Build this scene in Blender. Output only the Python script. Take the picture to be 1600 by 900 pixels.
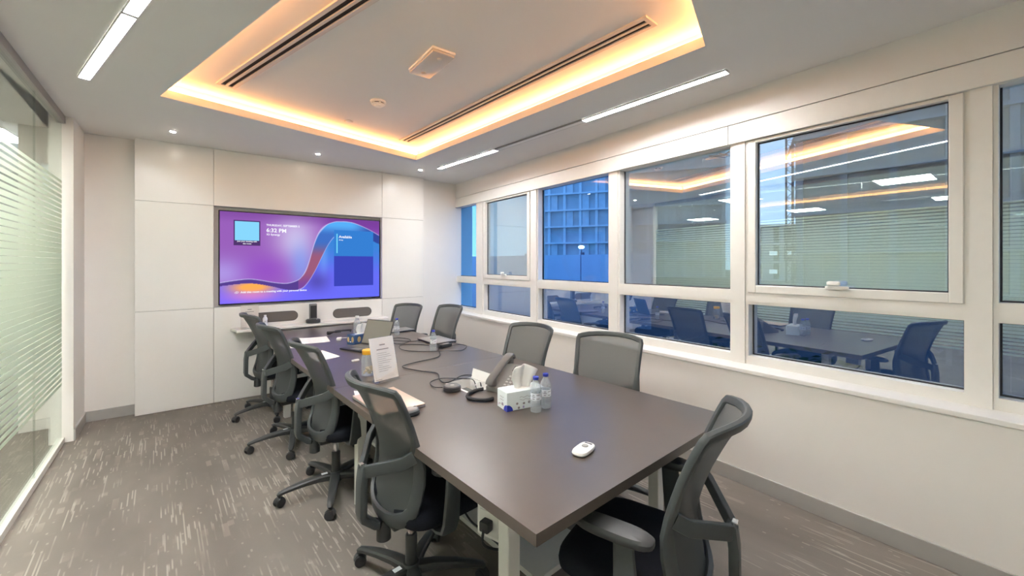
import bpy, bmesh, math, random
from mathutils import Vector, Matrix
random.seed(7)
PI = math.pi
for o in list(bpy.data.objects):
    bpy.data.objects.remove(o)
S = bpy.context.scene
C = S.collection

# ------------------------------------------------------------------ camera, world, exposure
cam = bpy.data.cameras.new('camera')
cam.sensor_width = 36.0
cam.lens = 36.0 * 635 / 1600
cam.shift_y = -38 / 1600
cam.clip_start = 0.02
cam.clip_end = 600
camo = bpy.data.objects.new('camera', cam)
C.objects.link(camo)
camo.location = (0, 0, 1.473)
camo.rotation_euler = (PI / 2, 0, -math.radians(34.8))
S.camera = camo

W = bpy.data.worlds.new('world')
S.world = W
W.use_nodes = True
wn = W.node_tree
wn.nodes.clear()
w_out = wn.nodes.new('ShaderNodeOutputWorld')
w_bg = wn.nodes.new('ShaderNodeBackground')
w_co = wn.nodes.new('ShaderNodeTexCoord')
w_sp = wn.nodes.new('ShaderNodeSeparateXYZ')
w_rp = wn.nodes.new('ShaderNodeValToRGB')
w_rp.color_ramp.elements[0].position = 0.0
w_rp.color_ramp.elements[0].color = (0.62, 0.76, 0.97, 1)
w_rp.color_ramp.elements[1].position = 0.6
w_rp.color_ramp.elements[1].color = (0.26, 0.46, 0.86, 1)
wn.links.new(w_co.outputs['Generated'], w_sp.inputs[0])
wn.links.new(w_sp.outputs['Z'], w_rp.inputs[0])
wn.links.new(w_rp.outputs[0], w_bg.inputs[0])
w_bg.inputs[1].default_value = 2.0
wn.links.new(w_bg.outputs[0], w_out.inputs[0])

vs = S.view_settings
vs.view_transform = 'Standard'
vs.look = 'None'
vs.exposure = 0.70
vs.gamma = 1.0
vs.use_curve_mapping = False

STRIP_E = 100.0      # linear ceiling luminaires
COVE_E = 13.5        # warm LED in the ceiling tray
PANEL_E = 30.0       # square panels in the office next door
SPOT_E = 150.0       # small downlights
TUBE = (0.98, 0.985, 0.99)
COVE = (1.0, 0.42, 0.135)

# ------------------------------------------------------------------ materials
def lin(r, g, b):
    f = lambda c: (c / 255 / 12.92) if c / 255 <= 0.04045 else ((c / 255 + 0.055) / 1.055) ** 2.4
    return (f(r), f(g), f(b), 1)

M = {}
def mat(name, col, rough=0.5, metal=0.0, spec=0.5, noise=0.0, nscale=20.0, bump=0.0, bscale=200.0, coat=0.0):
    m = bpy.data.materials.new(name)
    m.use_nodes = True
    nt = m.node_tree
    b = nt.nodes['Principled BSDF']
    b.inputs['Base Color'].default_value = (*col[:3], 1)
    b.inputs['Roughness'].default_value = rough
    b.inputs['Metallic'].default_value = metal
    b.inputs['Specular IOR Level'].default_value = spec
    b.inputs['Coat Weight'].default_value = coat
    tc = nt.nodes.new('ShaderNodeTexCoord')
    n = nt.nodes.new('ShaderNodeTexNoise')
    n.inputs['Scale'].default_value = nscale
    nt.links.new(tc.outputs['Object'], n.inputs['Vector'])
    mx = nt.nodes.new('ShaderNodeMix')
    mx.data_type = 'RGBA'
    k = max(noise, 0.015)
    mx.inputs['A'].default_value = (*[c * (1 - k) for c in col[:3]], 1)
    mx.inputs['B'].default_value = (*[min(1, c * (1 + k)) for c in col[:3]], 1)
    nt.links.new(n.outputs['Fac'], mx.inputs['Factor'])
    nt.links.new(mx.outputs['Result'], b.inputs['Base Color'])
    if bump:
        n2 = nt.nodes.new('ShaderNodeTexNoise')
        n2.inputs['Scale'].default_value = bscale
        nt.links.new(tc.outputs['Object'], n2.inputs['Vector'])
        bp = nt.nodes.new('ShaderNodeBump')
        bp.inputs['Strength'].default_value = bump
        bp.inputs['Distance'].default_value = 0.002
        nt.links.new(n2.outputs['Fac'], bp.inputs['Height'])
        nt.links.new(bp.outputs['Normal'], b.inputs['Normal'])
    M[name] = m
    return m

def emis(name, col, strength):
    m = bpy.data.materials.new(name)
    m.use_nodes = True
    nt = m.node_tree
    nt.nodes.clear()
    o = nt.nodes.new('ShaderNodeOutputMaterial')
    e = nt.nodes.new('ShaderNodeEmission')
    e.inputs[0].default_value = (*col[:3], 1)
    e.inputs[1].default_value = strength
    nt.links.new(e.outputs[0], o.inputs[0])
    M[name] = m
    return m

def glass(name, tint, refl, rough=0.0, power=5.0, edge=0.5):
    """thin pane: tinted transmission plus mirror reflection that rises at grazing angles"""
    m = bpy.data.materials.new(name)
    m.use_nodes = True
    nt = m.node_tree
    nt.nodes.clear()
    o = nt.nodes.new('ShaderNodeOutputMaterial')
    t = nt.nodes.new('ShaderNodeBsdfTransparent')
    t.inputs[0].default_value = (*tint, 1)
    g = nt.nodes.new('ShaderNodeBsdfGlossy')
    g.inputs['Roughness'].default_value = rough
    g.inputs['Color'].default_value = (0.93, 0.97, 0.96, 1)
    lw = nt.nodes.new('ShaderNodeLayerWeight')
    lw.inputs[0].default_value = 0.5
    pw = nt.nodes.new('ShaderNodeMath'); pw.operation = 'POWER'
    pw.inputs[1].default_value = power
    nt.links.new(lw.outputs['Facing'], pw.inputs[0])
    ma = nt.nodes.new('ShaderNodeMath'); ma.operation = 'MULTIPLY_ADD'
    ma.inputs[1].default_value = edge
    ma.inputs[2].default_value = refl
    ma.use_clamp = True
    nt.links.new(pw.outputs[0], ma.inputs[0])
    mx = nt.nodes.new('ShaderNodeMixShader')
    nt.links.new(ma.outputs[0], mx.inputs[0])
    nt.links.new(t.outputs[0], mx.inputs[1])
    nt.links.new(g.outputs[0], mx.inputs[2])
    nt.links.new(mx.outputs[0], o.inputs[0])
    M[name] = m
    return m

mat('wall', (0.86, 0.83, 0.785), 0.75, noise=0.02, nscale=3, bump=0.05, bscale=120)
mat('ceiling', (0.84, 0.825, 0.80), 0.8, noise=0.015, nscale=4)
mat('panel', (0.87, 0.85, 0.815), 0.22, spec=0.45, noise=0.015, nscale=2)
mat('wframe', (0.84, 0.82, 0.775), 0.4, noise=0.02)
mat('sill', (0.86, 0.84, 0.80), 0.45, noise=0.02)
mat('baseboard', (0.42, 0.41, 0.385), 0.45, noise=0.05, nscale=12)
mat('alu', (0.36, 0.34, 0.32), 0.35, metal=0.6)
mat('gasket', (0.03, 0.03, 0.035), 0.6)
mat('white_plastic', (0.86, 0.85, 0.82), 0.35)
mat('black_plastic', (0.046, 0.048, 0.048), 0.42, noise=0.06, nscale=40)
mat('frame_plastic', (0.060, 0.068, 0.070), 0.45, noise=0.08, nscale=60, bump=0.1, bscale=500)
mat('seat_fabric', (0.012, 0.014, 0.02), 0.95, spec=0.2, noise=0.3, nscale=200, bump=0.4, bscale=700)
mat('chrome', (0.75, 0.75, 0.75), 0.15, metal=1.0)
mat('leg_metal', (0.72, 0.71, 0.67), 0.4)
mat('laptop_pink', (0.72, 0.55, 0.44), 0.35, metal=0.35)
mat('laptop_grey', (0.34, 0.33, 0.32), 0.4, metal=0.5)
mat('dark_grey', (0.03, 0.03, 0.033), 0.4)
mat('screen_off', (0.21, 0.20, 0.175), 0.35)
mat('phone_grey', (0.20, 0.19, 0.178), 0.45, noise=0.04)
mat('phone_dark', (0.13, 0.122, 0.114), 0.4)
mat('key', (0.40, 0.385, 0.36), 0.5)
mat('cable', (0.018, 0.018, 0.02), 0.5)
mat('paper', (0.92, 0.90, 0.87), 0.8)
mat('paper_pink', (0.95, 0.88, 0.86), 0.8)
mat('ink', (0.30, 0.27, 0.27), 0.8)
mat('ink_dark', (0.06, 0.06, 0.08), 0.8)
mat('tissue', (0.96, 0.94, 0.90), 0.9)
mat('box_white', (0.80, 0.86, 0.86), 0.5)
mat('box_blue', (0.035, 0.09, 0.22), 0.5)
mat('gold', (0.62, 0.44, 0.2), 0.5)
mat('cap_blue', (0.03, 0.05, 0.42), 0.4)
mat('cap_white', (0.85, 0.85, 0.83), 0.4)
mat('lid_yellow', (0.90, 0.47, 0.04), 0.4)
mat('biscuit', (0.66, 0.45, 0.2), 0.8, noise=0.4, nscale=60)
mat('label_white', (0.78, 0.81, 0.86), 0.5)
mat('lilac', (0.45, 0.38, 0.62), 0.6)
mat('grille', (0.13, 0.115, 0.105), 0.8, bump=0.8, bscale=500, noise=0.2, nscale=400)
mat('tv_black', (0.012, 0.010, 0.016), 0.3)
mat('tv_grey', (0.20, 0.20, 0.19), 0.4)
mat('recess', (0.66, 0.64, 0.60), 0.5)
mat('slot_dark', (0.02, 0.014, 0.012), 0.8)
mat('diffuser_frame', (0.60, 0.56, 0.53), 0.4)
mat('dim_diffuser', (0.86, 0.86, 0.84), 0.4)
mat('film', (0.70, 0.76, 0.66), 0.8)
mat('bottle_water', (0.75, 0.8, 0.82), 0.15)
mat('ground', (0.11, 0.11, 0.12), 0.9, noise=0.4, nscale=0.6)
mat('concrete', (0.72, 0.72, 0.74), 0.9, noise=0.15, nscale=0.5)
mat('concrete_dark', (0.50, 0.52, 0.55), 0.9, noise=0.3, nscale=0.4)
mat('infill', (0.62, 0.63, 0.66), 0.9, noise=0.2, nscale=0.7)
mat('facade', (0.10, 0.135, 0.17), 0.7, noise=0.15, nscale=0.2)
mat('facade_band', (0.16, 0.20, 0.24), 0.7)
mat('hoarding', (0.42, 0.48, 0.58), 0.7, noise=0.1, nscale=2)
mat('steel', (0.10, 0.11, 0.14), 0.6)
mat('office_wall', (0.55, 0.53, 0.50), 0.8)
mat('bush', (0.05, 0.10, 0.05), 0.9, noise=0.5, nscale=5)
emis('tube', TUBE, STRIP_E)
emis('cove', COVE, COVE_E)
emis('office_panel', (1, 0.98, 0.93), PANEL_E)
emis('spot', (1.0, 0.9, 0.75), SPOT_E)
emis('lit_window', (0.8, 0.9, 1.0), 1.1)
emis('street_lamp', (0.75, 0.95, 1.0), 12.0)
glass('pane_fixed', (0.42, 0.63, 0.80), 0.03, edge=0.16)
glass('pane_sash', (0.50, 0.62, 0.66), 0.47, edge=0.25)
glass('pane_wide', (0.74, 0.86, 0.92), 0.46, edge=0.25)
glass('pane_low', (0.42, 0.54, 0.66), 0.38, edge=0.3)
glass('pane_partition', (0.88, 0.91, 0.88), 0.07, edge=0.30)
glass('acrylic', (0.95, 0.95, 0.94), 0.06, edge=0.3)
glass('pet', (0.82, 0.86, 0.88), 0.12, rough=0.05, edge=0.5)

def milky():
    m = M['pet']; nt = m.node_tree
    o = nt.nodes['Material Output']; src = o.inputs[0].links[0].from_socket
    d = nt.nodes.new('ShaderNodeBsdfDiffuse'); d.inputs[0].default_value = (0.86, 0.89, 0.92, 1)
    mx = nt.nodes.new('ShaderNodeMixShader'); mx.inputs[0].default_value = 0.22
    nt.links.new(src, mx.inputs[1]); nt.links.new(d.outputs[0], mx.inputs[2]); nt.links.new(mx.outputs[0], o.inputs[0])
milky()

# frosted film: scatters light both ways
def film_mat():
    m = M['film']; nt = m.node_tree
    b = nt.nodes['Principled BSDF']; o = nt.nodes['Material Output']
    tr = nt.nodes.new('ShaderNodeBsdfTranslucent'); tr.inputs[0].default_value = (0.78, 0.86, 0.74, 1)
    tp = nt.nodes.new('ShaderNodeBsdfTransparent'); tp.inputs[0].default_value = (0.9, 0.95, 0.9, 1)
    m1 = nt.nodes.new('ShaderNodeMixShader'); m1.inputs[0].default_value = 0.45
    m2 = nt.nodes.new('ShaderNodeMixShader'); m2.inputs[0].default_value = 0.10
    nt.links.new(b.outputs[0], m1.inputs[1]); nt.links.new(tr.outputs[0], m1.inputs[2])
    nt.links.new(m1.outputs[0], m2.inputs[1]); nt.links.new(tp.outputs[0], m2.inputs[2])
    nt.links.new(m2.outputs[0], o.inputs[0])
film_mat()

# open weave of the chair backs
def mesh_mat():
    m = mat('back_weave', (0.098, 0.106, 0.106), 0.7, noise=0.1, nscale=300, bump=0.3, bscale=900)
    nt = m.node_tree
    b = nt.nodes['Principled BSDF']; o = nt.nodes['Material Output']
    tp = nt.nodes.new('ShaderNodeBsdfTransparent')
    mx = nt.nodes.new('ShaderNodeMixShader'); mx.inputs[0].default_value = 0.14
    nt.links.new(b.outputs[0], mx.inputs[1]); nt.links.new(tp.outputs[0], mx.inputs[2])
    nt.links.new(mx.outputs[0], o.inputs[0])
mesh_mat()

# carpet: grey-brown pile with broken pale streaks along the room
def carpet():
    m = bpy.data.materials.new('carpet'); m.use_nodes = True
    nt = m.node_tree; N = nt.nodes; L = nt.links
    b = N['Principled BSDF']; b.inputs['Roughness'].default_value = 0.95
    b.inputs['Specular IOR Level'].default_value = 0.15
    tc = N.new('ShaderNodeTexCoord')
    def noise(sx, sy, scale, detail=2.0, rough=0.5, off=0.0):
        mp = N.new('ShaderNodeMapping')
        mp.vector_type = 'POINT'
        mp.inputs['Rotation'].default_value = (0, 0, -math.radians(6.3))
        mp.inputs['Location'].default_value = (off, off * 0.7, 0)
        mp2 = N.new('ShaderNodeMapping'); mp2.inputs['Scale'].default_value = (sx, sy, 1)
        n = N.new('ShaderNodeTexNoise'); n.inputs['Scale'].default_value = scale
        n.inputs['Detail'].default_value = detail; n.inputs['Roughness'].default_value = rough
        L.new(tc.outputs['Object'], mp.inputs[0]); L.new(mp.outputs[0], mp2.inputs[0]); L.new(mp2.outputs[0], n.inputs['Vector'])
        return n.outputs['Fac']
    def ramp(v, a, c, ca=(0, 0, 0, 1), cb=(1, 1, 1, 1)):
        r = N.new('ShaderNodeValToRGB'); r.color_ramp.elements[0].position = a; r.color_ramp.elements[1].position = c
        r.color_ramp.elements[0].color = ca; r.color_ramp.elements[1].color = cb
        L.new(v, r.inputs[0]); return r.outputs[0]
    def mul(a, c):
        k = N.new('ShaderNodeMath'); k.operation = 'MULTIPLY'
        for i, v in enumerate((a, c)):
            if isinstance(v, (int, float)): k.inputs[i].default_value = v
            else: L.new(v, k.inputs[i])
        return k.outputs[0]
    def mixc(fac, a, c):
        k = N.new('ShaderNodeMix'); k.data_type = 'RGBA'
        L.new(fac, k.inputs['Factor'])
        for key, v in (('A', a), ('B', c)):
            if isinstance(v, tuple): k.inputs[key].default_value = v
            else: L.new(v, k.inputs[key])
        return k.outputs['Result']
    base = ramp(noise(1, 0.35, 3.0, 3), 0.35, 0.68, (0.195, 0.172, 0.150, 1), (0.255, 0.226, 0.198, 1))
    mp = N.new('ShaderNodeMapping'); mp.inputs['Rotation'].default_value = (0, 0, -math.radians(6.3))
    L.new(tc.outputs['Object'], mp.inputs[0])
    sp = N.new('ShaderNodeSeparateXYZ'); L.new(mp.outputs[0], sp.inputs[0])
    def dashes(width, freq, seed, lo, hi):
        """straight dashes: every yarn column of the given width has its own run of tufts"""
        d = N.new('ShaderNodeMath'); d.operation = 'DIVIDE'; d.inputs[1].default_value = width; L.new(sp.outputs[0], d.inputs[0])
        fl_ = N.new('ShaderNodeMath'); fl_.operation = 'FLOOR'; L.new(d.outputs[0], fl_.inputs[0])
        k = N.new('ShaderNodeMath'); k.operation = 'MULTIPLY_ADD'; k.inputs[1].default_value = 7.31; k.inputs[2].default_value = seed; L.new(fl_.outputs[0], k.inputs[0])
        y = N.new('ShaderNodeMath'); y.operation = 'MULTIPLY'; y.inputs[1].default_value = freq; L.new(sp.outputs[1], y.inputs[0])
        cb = N.new('ShaderNodeCombineXYZ'); L.new(k.outputs[0], cb.inputs[0]); L.new(y.outputs[0], cb.inputs[1])
        n = N.new('ShaderNodeTexNoise'); n.inputs['Scale'].default_value = 1.0; n.inputs['Detail'].default_value = 1.0
        L.new(cb.outputs[0], n.inputs['Vector'])
        return ramp(n.outputs['Fac'], lo, hi)
    msk = ramp(noise(2.0, 1.0, 1.4, 2.0, 0.6, 1.3), 0.42, 0.58)
    msk2 = ramp(noise(1.6, 1.1, 1.1, 2.0, 0.6, 9.3), 0.44, 0.60)
    c1 = mixc(mul(mul(dashes(0.030, 4.5, 3.0, 0.60, 0.63), msk2), 0.40), base, (0.42, 0.365, 0.31, 1))
    c2 = mixc(mul(mul(dashes(0.0065, 3.0, 11.0, 0.60, 0.63), msk), 0.52), c1, (0.52, 0.465, 0.40, 1))
    c3 = mixc(mul(dashes(0.009, 16.0, 29.0, 0.70, 0.73), 0.42), c2, (0.46, 0.41, 0.35, 1))
    L.new(c3, b.inputs['Base Color'])
    n3 = N.new('ShaderNodeTexNoise'); n3.inputs['Scale'].default_value = 350
    L.new(tc.outputs['Object'], n3.inputs['Vector'])
    bp = N.new('ShaderNodeBump'); bp.inputs['Strength'].default_value = 0.35; bp.inputs['Distance'].default_value = 0.004
    L.new(n3.outputs['Fac'], bp.inputs['Height']); L.new(bp.outputs['Normal'], b.inputs['Normal'])
    M['carpet'] = m
carpet()

def table_mat():
    m = mat('table_top', (0.095, 0.075, 0.062), 0.31, spec=0.7, noise=0.1, nscale=6)
    nt = m.node_tree; N = nt.nodes; L = nt.links
    b = N['Principled BSDF']
    tc = N.new('ShaderNodeTexCoord')
    mp = N.new('ShaderNodeMapping'); mp.inputs['Scale'].default_value = (60, 3, 60)
    n = N.new('ShaderNodeTexNoise'); n.inputs['Scale'].default_value = 2.0; n.inputs['Detail'].default_value = 4
    L.new(tc.outputs['Object'], mp.inputs[0]); L.new(mp.outputs[0], n.inputs['Vector'])
    bp = N.new('ShaderNodeBump'); bp.inputs['Strength'].default_value = 0.01; bp.inputs['Distance'].default_value = 0.0004
    L.new(n.outputs['Fac'], bp.inputs['Height']); L.new(bp.outputs['Normal'], b.inputs['Normal'])
table_mat()

# ------------------------------------------------------------------ geometry helpers
def link(o):
    C.objects.link(o); return o

def obj(name, bm, material, parent=None, smooth=False, loc=None, rotz=None):
    bmesh.ops.recalc_face_normals(bm, faces=bm.faces)
    me = bpy.data.meshes.new(name)
    bm.to_mesh(me); bm.free()
    if smooth:
        me.shade_smooth()
        try:
            me.set_sharp_from_angle(angle=math.radians(38))
        except Exception:
            pass
    me.materials.append(M[material] if isinstance(material, str) else material)
    o = link(bpy.data.objects.new(name, me))
    if parent: o.parent = parent
    if loc: o.location = loc
    if rotz: o.rotation_euler = (0, 0, rotz)
    return o

def tag(o, label, cat=None, group=None, kind=None):
    o['label'] = label
    if cat: o['category'] = cat
    if group: o['group'] = group
    if kind: o['kind'] = kind
    return o

def thing(name, label, cat, loc=(0, 0, 0), rotz=0.0, group=None, kind=None):
    o = link(bpy.data.objects.new(name, None))
    o.empty_display_size = 0.1
    o.location = loc; o.rotation_euler = (0, 0, rotz)
    return tag(o, label, cat, group, kind)

def inst(o, parent, loc=None, rot=None, name=None):
    c = o.copy(); link(c); c.parent = parent
    if name: c.name = name
    if loc is not None: c.location = loc
    if rot is not None: c.rotation_euler = rot
    return c

def box(bm, x0, x1, y0, y1, z0, z1, bev=0.0, seg=2):
    vs_ = [bm.verts.new(p) for p in ((x0, y0, z0), (x1, y0, z0), (x1, y1, z0), (x0, y1, z0), (x0, y0, z1), (x1, y0, z1), (x1, y1, z1), (x0, y1, z1))]
    fs = [bm.faces.new([vs_[i] for i in q]) for q in ((0, 3, 2, 1), (4, 5, 6, 7), (0, 1, 5, 4), (1, 2, 6, 5), (2, 3, 7, 6), (3, 0, 4, 7))]
    if bev:
        es = list({e for f_ in fs for e in f_.edges})
        bmesh.ops.bevel(bm, geom=es, offset=bev, segments=seg, profile=0.5, affect='EDGES')
    return bm

def B(x0, x1, y0, y1, z0, z1, bev=0.0, seg=2):
    return box(bmesh.new(), x0, x1, y0, y1, z0, z1, bev, seg)

def prism(bm, poly, z0, z1):
    a = [bm.verts.new((p[0], p[1], z0)) for p in poly]
    b = [bm.verts.new((p[0], p[1], z1)) for p in poly]
    n = len(poly)
    bm.faces.new(a[::-1]); bm.faces.new(b)
    for i in range(n):
        bm.faces.new((a[i], a[(i + 1) % n], b[(i + 1) % n], b[i]))
    return bm

def lathe(bm, prof, seg=24, cx=0, cy=0, caps=True):
    rings = []
    for r, z in prof:
        rings.append([bm.verts.new((cx + r * math.cos(2 * PI * k / seg), cy + r * math.sin(2 * PI * k / seg), z)) for k in range(seg)])
    for a, b in zip(rings, rings[1:]):
        for k in range(seg):
            bm.faces.new((a[k], a[(k + 1) % seg], b[(k + 1) % seg], b[k]))
    if caps:
        bm.faces.new(rings[0][::-1]); bm.faces.new(rings[-1])
    return bm

def sweep(bm, pts, sizes, up=(0, 0, 1), n=8, closed=False, sq=2.0):
    """tube along pts; sizes = (half across, half along up) per point"""
    pts = [Vector(p) for p in pts]
    up = Vector(up)
    if not isinstance(sizes, list): sizes = [sizes] * len(pts)
    rings = []
    m = len(pts)
    for i, p in enumerate(pts):
        if closed:
            t = pts[(i + 1) % m] - pts[i - 1]
        else:
            t = pts[min(i + 1, m - 1)] - pts[max(i - 1, 0)]
        t.normalize()
        s_ = t.cross(up)
        if s_.length < 1e-4: s_ = t.cross(Vector((1, 0.01, 0)))
        s_.normalize()
        u_ = s_.cross(t).normalized()
        a, b = sizes[i]
        r = []
        for k in range(n):
            th = 2 * PI * (k + 0.5) / n
            cx, cy = math.cos(th), math.sin(th)
            if sq != 2.0:
                cx = math.copysign(abs(cx) ** (2 / sq), cx); cy = math.copysign(abs(cy) ** (2 / sq), cy)
            r.append(bm.verts.new(p + s_ * (a * cx) + u_ * (b * cy)))
        rings.append(r)
    rng = range(m) if closed else range(m - 1)
    for i in rng:
        a, b = rings[i], rings[(i + 1) % m]
        for k in range(n):
            bm.faces.new((a[k], a[(k + 1) % n], b[(k + 1) % n], b[k]))
    if not closed:
        bm.faces.new(rings[0][::-1]); bm.faces.new(rings[-1])
    return bm

def spline(pts, k=6, closed=False):
    """Catmull-Rom"""
    pts = [Vector(p) for p in pts]; out = []; n = len(pts)
    rng = range(n) if closed else range(n - 1)
    for i in rng:
        if closed:
            p0, p1, p2, p3 = pts[i - 1], pts[i], pts[(i + 1) % n], pts[(i + 2) % n]
        else:
            p0, p1, p2, p3 = pts[max(i - 1, 0)], pts[i], pts[i + 1], pts[min(i + 2, n - 1)]
        for j in range(k):
            t = j / k
            out.append(0.5 * ((2 * p1) + (p2 - p0) * t + (2 * p0 - 5 * p1 + 4 * p2 - p3) * t * t + (3 * p1 - p0 - 3 * p2 + p3) * t ** 3))
    if not closed: out.append(pts[-1])
    return out

def cushion(bm, cx, cy, lx, ly, rings, n=40, e=4.0):
    """rings: list of (scale, z); superellipse outline"""
    rs = []
    for s_, z in rings:
        r = []
        for k in range(n):
            th = 2 * PI * k / n
            c_, d_ = math.cos(th), math.sin(th)
            r.append(bm.verts.new((cx + lx * s_ * math.copysign(abs(c_) ** (2 / e), c_), cy + ly * s_ * math.copysign(abs(d_) ** (2 / e), d_), z)))
        rs.append(r)
    for a, b in zip(rs, rs[1:]):
        for k in range(n):
            bm.faces.new((a[k], a[(k + 1) % n], b[(k + 1) % n], b[k]))
    bm.faces.new(rs[0][::-1]); bm.faces.new(rs[-1])
    return bm

def quad_xz(x0, x1, z0, z1, y):
    bm = bmesh.new()
    bm.faces.new([bm.verts.new(p) for p in ((x0, y, z0), (x1, y, z0), (x1, y, z1), (x0, y, z1))])
    return bm

def text_mesh(body, size, align='LEFT'):
    cu = bpy.data.curves.new('text', 'FONT')
    cu.body = body; cu.size = size; cu.align_x = align; cu.resolution_u = 2; cu.extrude = 0.0004; cu.offset = size * 0.022
    t = link(bpy.data.objects.new('text', cu))
    dg = bpy.context.evaluated_depsgraph_get()
    me = bpy.data.meshes.new_from_object(t.evaluated_get(dg))
    bpy.data.objects.remove(t)
    return me

# ------------------------------------------------------------------ the room shell
CZ, UZ = 2.685, 2.83
A_BACK = math.atan(0.059)                       # back wall turned slightly
A_RIGHT = math.atan(0.028)
BW = Matrix.Translation((-0.75, 5.275, 0)) @ Matrix.Rotation(A_BACK, 4, 'Z')
RW = Matrix.Translation((3.02, 0, 0)) @ Matrix.Rotation(A_RIGHT, 4, 'Z')
def on_back(u, w=0.0, z=0.0): return BW @ Vector((u, w, z))
def on_right(y, x=0.0, z=0.0): return RW @ Vector((x, y, z))
def gx(y): return -1.138 + 0.0814 * (4.889 - y)  # line of the glass partition
A_LEFT = math.atan(0.0814)

bm = bmesh.new()
prism(bm, [(-7.2, -2.2), (3.3, -2.2), (3.1, 6.0), (-1.15, 6.0), (-1.15, 8.2), (-7.2, 8.2)], -0.12, 0.0)
fl = obj('floor', bm, 'carpet')
tag(fl, 'grey brown carpet with broken pale streaks covering the whole floor', 'floor', kind='structure')

# ceiling with the tray opening
TR = [Vector((-0.413, 3.864)), Vector((1.79, 4.542)), Vector((2.176, 1.244)), Vector((0.723, 0.64))]
def outset(poly, d):
    out = []; n = len(poly)
    for i in range(n):
        p, a, b = poly[i], poly[i - 1], poly[(i + 1) % n]
        e1 = (p - a).normalized(); e2 = (b - p).normalized()
        n1 = Vector((-e1.y, e1.x)); n2 = Vector((-e2.y, e2.x))
        q = (n1 + n2); q = q / q.length * (d / max(0.2, n1.dot(q.normalized())))
        out.append(p + q)
    return out
TRO = outset(TR, 0.11)
bm = bmesh.new()
outer = [Vector((-1.4, 6.0)), Vector((3.25, 6.0)), Vector((3.25, -1.6)), Vector((-0.62, -1.6))]
lo = [bm.verts.new((p.x, p.y, CZ)) for p in outer]
li = [bm.verts.new((p.x, p.y, CZ)) for p in TR]
for i in range(4):
    bm.faces.new((lo[i], lo[(i + 1) % 4], li[(i + 1) % 4], li[i]))
hi = [bm.verts.new((p.x, p.y, CZ + 0.06)) for p in TR]
ho = [bm.verts.new((p.x, p.y, CZ + 0.06)) for p in TRO]
for i in range(4):
    j = (i + 1) % 4
    bm.faces.new((li[i], li[j], hi[j], hi[i]))
    bm.faces.new((hi[i], hi[j], ho[j], ho[i]))
ce = obj('ceiling', bm, 'ceiling')
tag(ce, 'flat grey white ceiling around the lit recessed tray', 'ceiling', kind='structure')
bm = bmesh.new()
prism(bm, [(p.x, p.y) for p in outset(TR, 0.16)], UZ, UZ + 0.03)
for i in range(4):
    a, b = TRO[i], TRO[(i + 1) % 4]
    q = [bm.verts.new((a.x, a.y, CZ + 0.06)), bm.verts.new((b.x, b.y, CZ + 0.06)), bm.verts.new((b.x, b.y, UZ)), bm.verts.new((a.x, a.y, UZ))]
    bm.faces.new(q)
obj('tray_ceiling', bm, 'ceiling', ce)
bm = bmesh.new()
prism(bm, [(-1.6, -2.0), (3.4, -2.0), (3.4, 6.2), (-1.6, 6.2)], UZ + 0.05, UZ + 0.15)
obj('slab', bm, 'ceiling', ce)

COVE_LAB = ['warm LED strip glowing along the far edge of the ceiling tray', 'warm LED strip glowing along the window side of the ceiling tray',
            'warm LED strip along the near end of the ceiling tray', 'warm LED strip along the glass wall side of the ceiling tray']
TRL = outset(TR, 0.098)
for i in range(4):
    a, b = TRL[i], TRL[(i + 1) % 4]
    d = (b - a); L_ = d.length; ang = math.atan2(d.y, d.x)
    o = obj('cove_light', B(0.03, L_ - 0.03, -0.006, 0.006, 0.0, 0.045), 'cove', None, loc=(a.x, a.y, CZ + 0.068), rotz=ang)
    tag(o, COVE_LAB[i], 'light', 'warm strips in the ceiling tray')

# back wall and its panels
wb = obj('wall_back', B(-0.75, 3.9, 0.105, 0.25, 0, 2.9), 'wall')
wb.matrix_world = BW
tag(wb, 'cream back wall behind the glossy screen panelling', 'wall', kind='structure')
cols = [(0.0, 0.614), (0.614, 2.418), (2.418, 3.018)]
g = 0.0015
for i, (a, b) in enumerate(cols):
    zz = [(0.004, 1.007), (1.007, 2.085), (2.085, CZ)]
    for j, (z0, z1) in enumerate(zz):
        if i == 1 and j == 1: continue
        p = obj('panel', B(a + g, b - g, 0.0, 0.10, z0 + g, z1 - g, 0.001, 1), 'panel', wb)
obj('screen_recess', B(0.614, 2.418, 0.094, 0.104, 1.007, 2.085), 'recess', wb)
bb = obj('baseboard_back', B(-0.4, -0.001, 0.092, 0.1049, 0, 0.098, 0.002, 1), 'baseboard'); bb.matrix_world = BW
tag(bb, 'short grey skirting beside the white screen panelling', 'baseboard', kind='structure')
bb = obj('baseboard_far', B(3.02, 3.48, 0.092, 0.1049, 0, 0.098, 0.002, 1), 'baseboard'); bb.matrix_world = BW
tag(bb, 'short grey skirting in the window corner', 'baseboard', kind='structure')

# left side: solid return wall, frame post, glass partition
wl = obj('wall_left', B(-0.14, 0.0, -0.50, 0.55, 0, 2.7), 'wall', loc=(-1.105, 4.93 + 0.42, 0), rotz=A_LEFT)
tag(wl, 'narrow cream return wall between glass partition and back wall', 'wall', kind='structure')
bb = obj('baseboard_left', B(0.0, 0.012, -0.50, 0.10, 0, 0.098, 0.002, 1), 'baseboard', loc=(-1.105, 5.35, 0), rotz=A_LEFT)
tag(bb, 'grey skirting along the narrow return wall', 'baseboard', kind='structure')

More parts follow.
